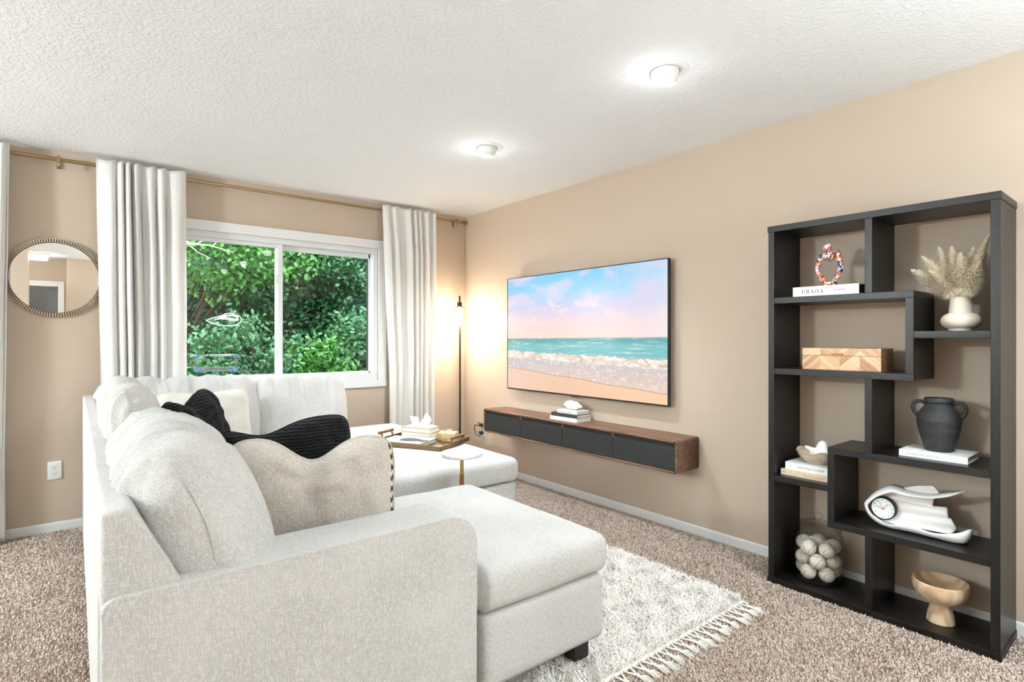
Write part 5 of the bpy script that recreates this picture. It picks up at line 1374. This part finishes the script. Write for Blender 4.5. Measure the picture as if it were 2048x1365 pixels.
# printed gift cube and postcard
gb = thing('printed_cube', 'small floral print cube box on the tray beside the book', 'box', on_tray(0.175, 0.10), ta + 0.15)
rbox('box_body', (-0.048, -0.048, 0), (0.048, 0.048, 0.066), 0.006, 'floral', gb, (8, 8, 8))
for k in range(5): box('printed_bar', (-0.0492, 0.016, 0.012 + 0.010 * k), (-0.0478, 0.036, 0.017 + 0.010 * k), 'cover_black', gb)
g2 = thing('printed_cube', 'low floral print box behind the taller cube on the tray', 'box', on_tray(0.105, 0.125), ta - 0.1)
rbox('box_body', (-0.022, -0.04, 0), (0.022, 0.04, 0.058), 0.005, 'floral', g2, (6, 8, 8))
pc = box('postcard', (-0.05, -0.035, 0), (0.05, 0.035, 0.0015), 'paper_white', None, loc=on_tray(0.205, -0.11), rot=(0, 0, ta + 0.5))
tag(pc, 'small white printed card lying at the tray corner', 'card')
for k in range(4): box('printed_line', (-0.035, -0.02 + 0.011 * k, 0.0015), (0.03 - 0.01 * (k % 2), -0.016 + 0.011 * k, 0.0018), 'ink_grey', pc)

# ================================================================== RUG
RX0, RX1, RY0, RY1 = 0.98, 2.470, 1.335, 3.45
rug = thing('shag_rug', 'cream shaggy area rug with tasselled end under the near chaise', 'rug', ((RX0 + RX1) / 2, (RY0 + RY1) / 2, 0.0))
rx, ry = (RX1 - RX0) / 2, (RY1 - RY0) / 2
box('backing', (-rx, -ry, 0.0), (rx, ry, 0.012), 'rug', rug, 0.003, 1)
def strands(name, xr, yr, sp_, hgt, wid, lean, mat, parent, jit=0.5, clump=0.0, z0=0.0, cull=None):
    xs = np.arange(xr[0], xr[1], sp_); ys = np.arange(yr[0], yr[1], sp_)
    X, Y = np.meshgrid(xs, ys); X = X.ravel(); Y = Y.ravel(); n = len(X)
    X = X + RNG.uniform(-jit, jit, n) * sp_; Y = Y + RNG.uniform(-jit, jit, n) * sp_
    if cull is not None:
        k = cull(X, Y); X, Y = X[k], Y[k]; n = len(X)
    ang = RNG.uniform(0, 2 * PI, n)
    if clump > 0:
        cx_ = np.sin(X * 31 + 2.1 * np.sin(Y * 23)) + 0.7 * np.sin(Y * 47 + X * 13); cy_ = np.cos(Y * 37 + 1.7 * np.sin(X * 29)) + 0.7 * np.sin(X * 53 - Y * 17)
    else: cx_ = cy_ = 0
    dx = (np.cos(ang) + clump * cx_); dy = (np.sin(ang) + clump * cy_); nn_ = np.sqrt(dx * dx + dy * dy) + 1e-6; dx /= nn_; dy /= nn_
    h_ = hgt * RNG.uniform(0.7, 1.25, n); le = lean * RNG.uniform(0.4, 1.3, n)
    wx, wy = -dy * wid, dx * wid
    z_ = np.full(n, z0)
    base = np.stack([X, Y, z_], 1); w3 = np.stack([wx, wy, 0 * X], 1)
    mid = np.stack([X + dx * le * 0.35, Y + dy * le * 0.35, z_ + h_ * 0.65], 1); tip = np.stack([X + dx * le, Y + dy * le, z_ + h_ * 0.85], 1)
    v = np.stack([base - w3, base + w3, mid + w3 * 1.1, mid - w3 * 1.1, tip], 1).reshape(-1, 3)
    o5 = np.arange(n) * 5
    f3 = np.stack([np.stack([o5, o5 + 1, o5 + 2], 1), np.stack([o5, o5 + 2, o5 + 3], 1), np.stack([o5 + 3, o5 + 2, o5 + 4], 1)], 1).reshape(-1, 3)
    me = bpy.data.meshes.new(name)
    me.vertices.add(len(v)); me.vertices.foreach_set('co', v.astype(np.float32).ravel())
    me.loops.add(f3.size); me.loops.foreach_set('vertex_index', f3.astype(np.int32).ravel())
    me.polygons.add(len(f3)); me.polygons.foreach_set('loop_start', np.arange(0, f3.size, 3, dtype=np.int32))
    me.update(); me.shade_smooth()
    o = mobj(name, me, mat, parent); o['kind'] = 'stuff'
    return o
strands('pile', (-rx + 0.01, rx), (-ry + 0.01, ry), 0.0048, 0.030, 0.0016, 0.028, 'rug', rug, clump=0.5, z0=0.008)
# one tassel, shared by all
parts = [tube_vf([(-0.020, 0.004, 0.010), (-0.010, -0.022, 0.010), (0, -0.046, 0.009)], [0.0042, 0.0036, 0.0040], 6), tube_vf([(0.020, 0.004, 0.010), (0.010, -0.022, 0.010), (0, -0.046, 0.009)], [0.0042, 0.0036, 0.0040], 6), tube_vf([(0, -0.042, 0.009), (0, -0.048, 0.010), (0, -0.056, 0.009)], [0.004, 0.0075, 0.005], 8)]
rt_ = random.Random(9)
for k in range(26):
    a = rt_.uniform(-1, 1); z = rt_.uniform(0.002, 0.016)
    parts.append(tube_vf([(a * 0.004, -0.052, 0.009), (a * 0.013, -0.078, 0.004 + z * 0.8), (a * 0.015, -0.100 - rt_.uniform(0, 0.012), 0.003 + z * 0.4)], [0.0020, 0.0022, 0.0012], 4))
V, F = merge(parts)
tm = bpy.data.meshes.new('tassel'); tm.from_pydata(V, [], F); tm.materials.append(M['tassel']); tm.shade_smooth()
nt = 29
for k in range(nt):
    o = bpy.data.objects.new('tassel', tm); link(o, rug)
    o.location = (-rx + 0.025 + k * (2 * rx - 0.05) / (nt - 1), -ry, 0.0); o.rotation_euler = (0, 0, rt_.uniform(-0.12, 0.12)); o.scale = (1, rt_.uniform(0.92, 1.1), 1)
# carpet pile over the open floor the view takes in
fl_o = bpy.data.objects['floor']
def cull(X, Y):
    k = ~((X > RX0 - 0.0) & (X < RX1) & (Y > RY0) & (Y < RY1))
    k &= ~((X > 0.11) & (X < 1.66) & (Y > 1.42))                 # under the sofa
    k &= ~((X > 2.775) & (Y > 0.47) & (Y < 1.39))                 # under the bookcase
    k &= ~((X > 1.3) & (X < 2.2) & (Y > 2.66))
    k &= ~(((X - 2.905) ** 2 + (Y - 4.395) ** 2) < 0.122 ** 2)
    return k
strands('carpet_pile', (1.15, 3.078), (0.15, 1.45), 0.0062, 0.011, 0.0026, 0.006, 'yarn', fl_o, cull=cull)
strands('carpet_pile', (2.40, 3.078), (1.45, 4.58), 0.0066, 0.011, 0.0026, 0.006, 'yarn', fl_o, cull=cull)
strands('carpet_pile', (-0.95, 0.115), (0.9, 4.583), 0.0066, 0.011, 0.0026, 0.006, 'yarn', fl_o, cull=cull)
strands('carpet_pile', (2.66, 3.078), (-0.2, 0.47), 0.0062, 0.011, 0.0026, 0.006, 'yarn', fl_o, cull=cull)
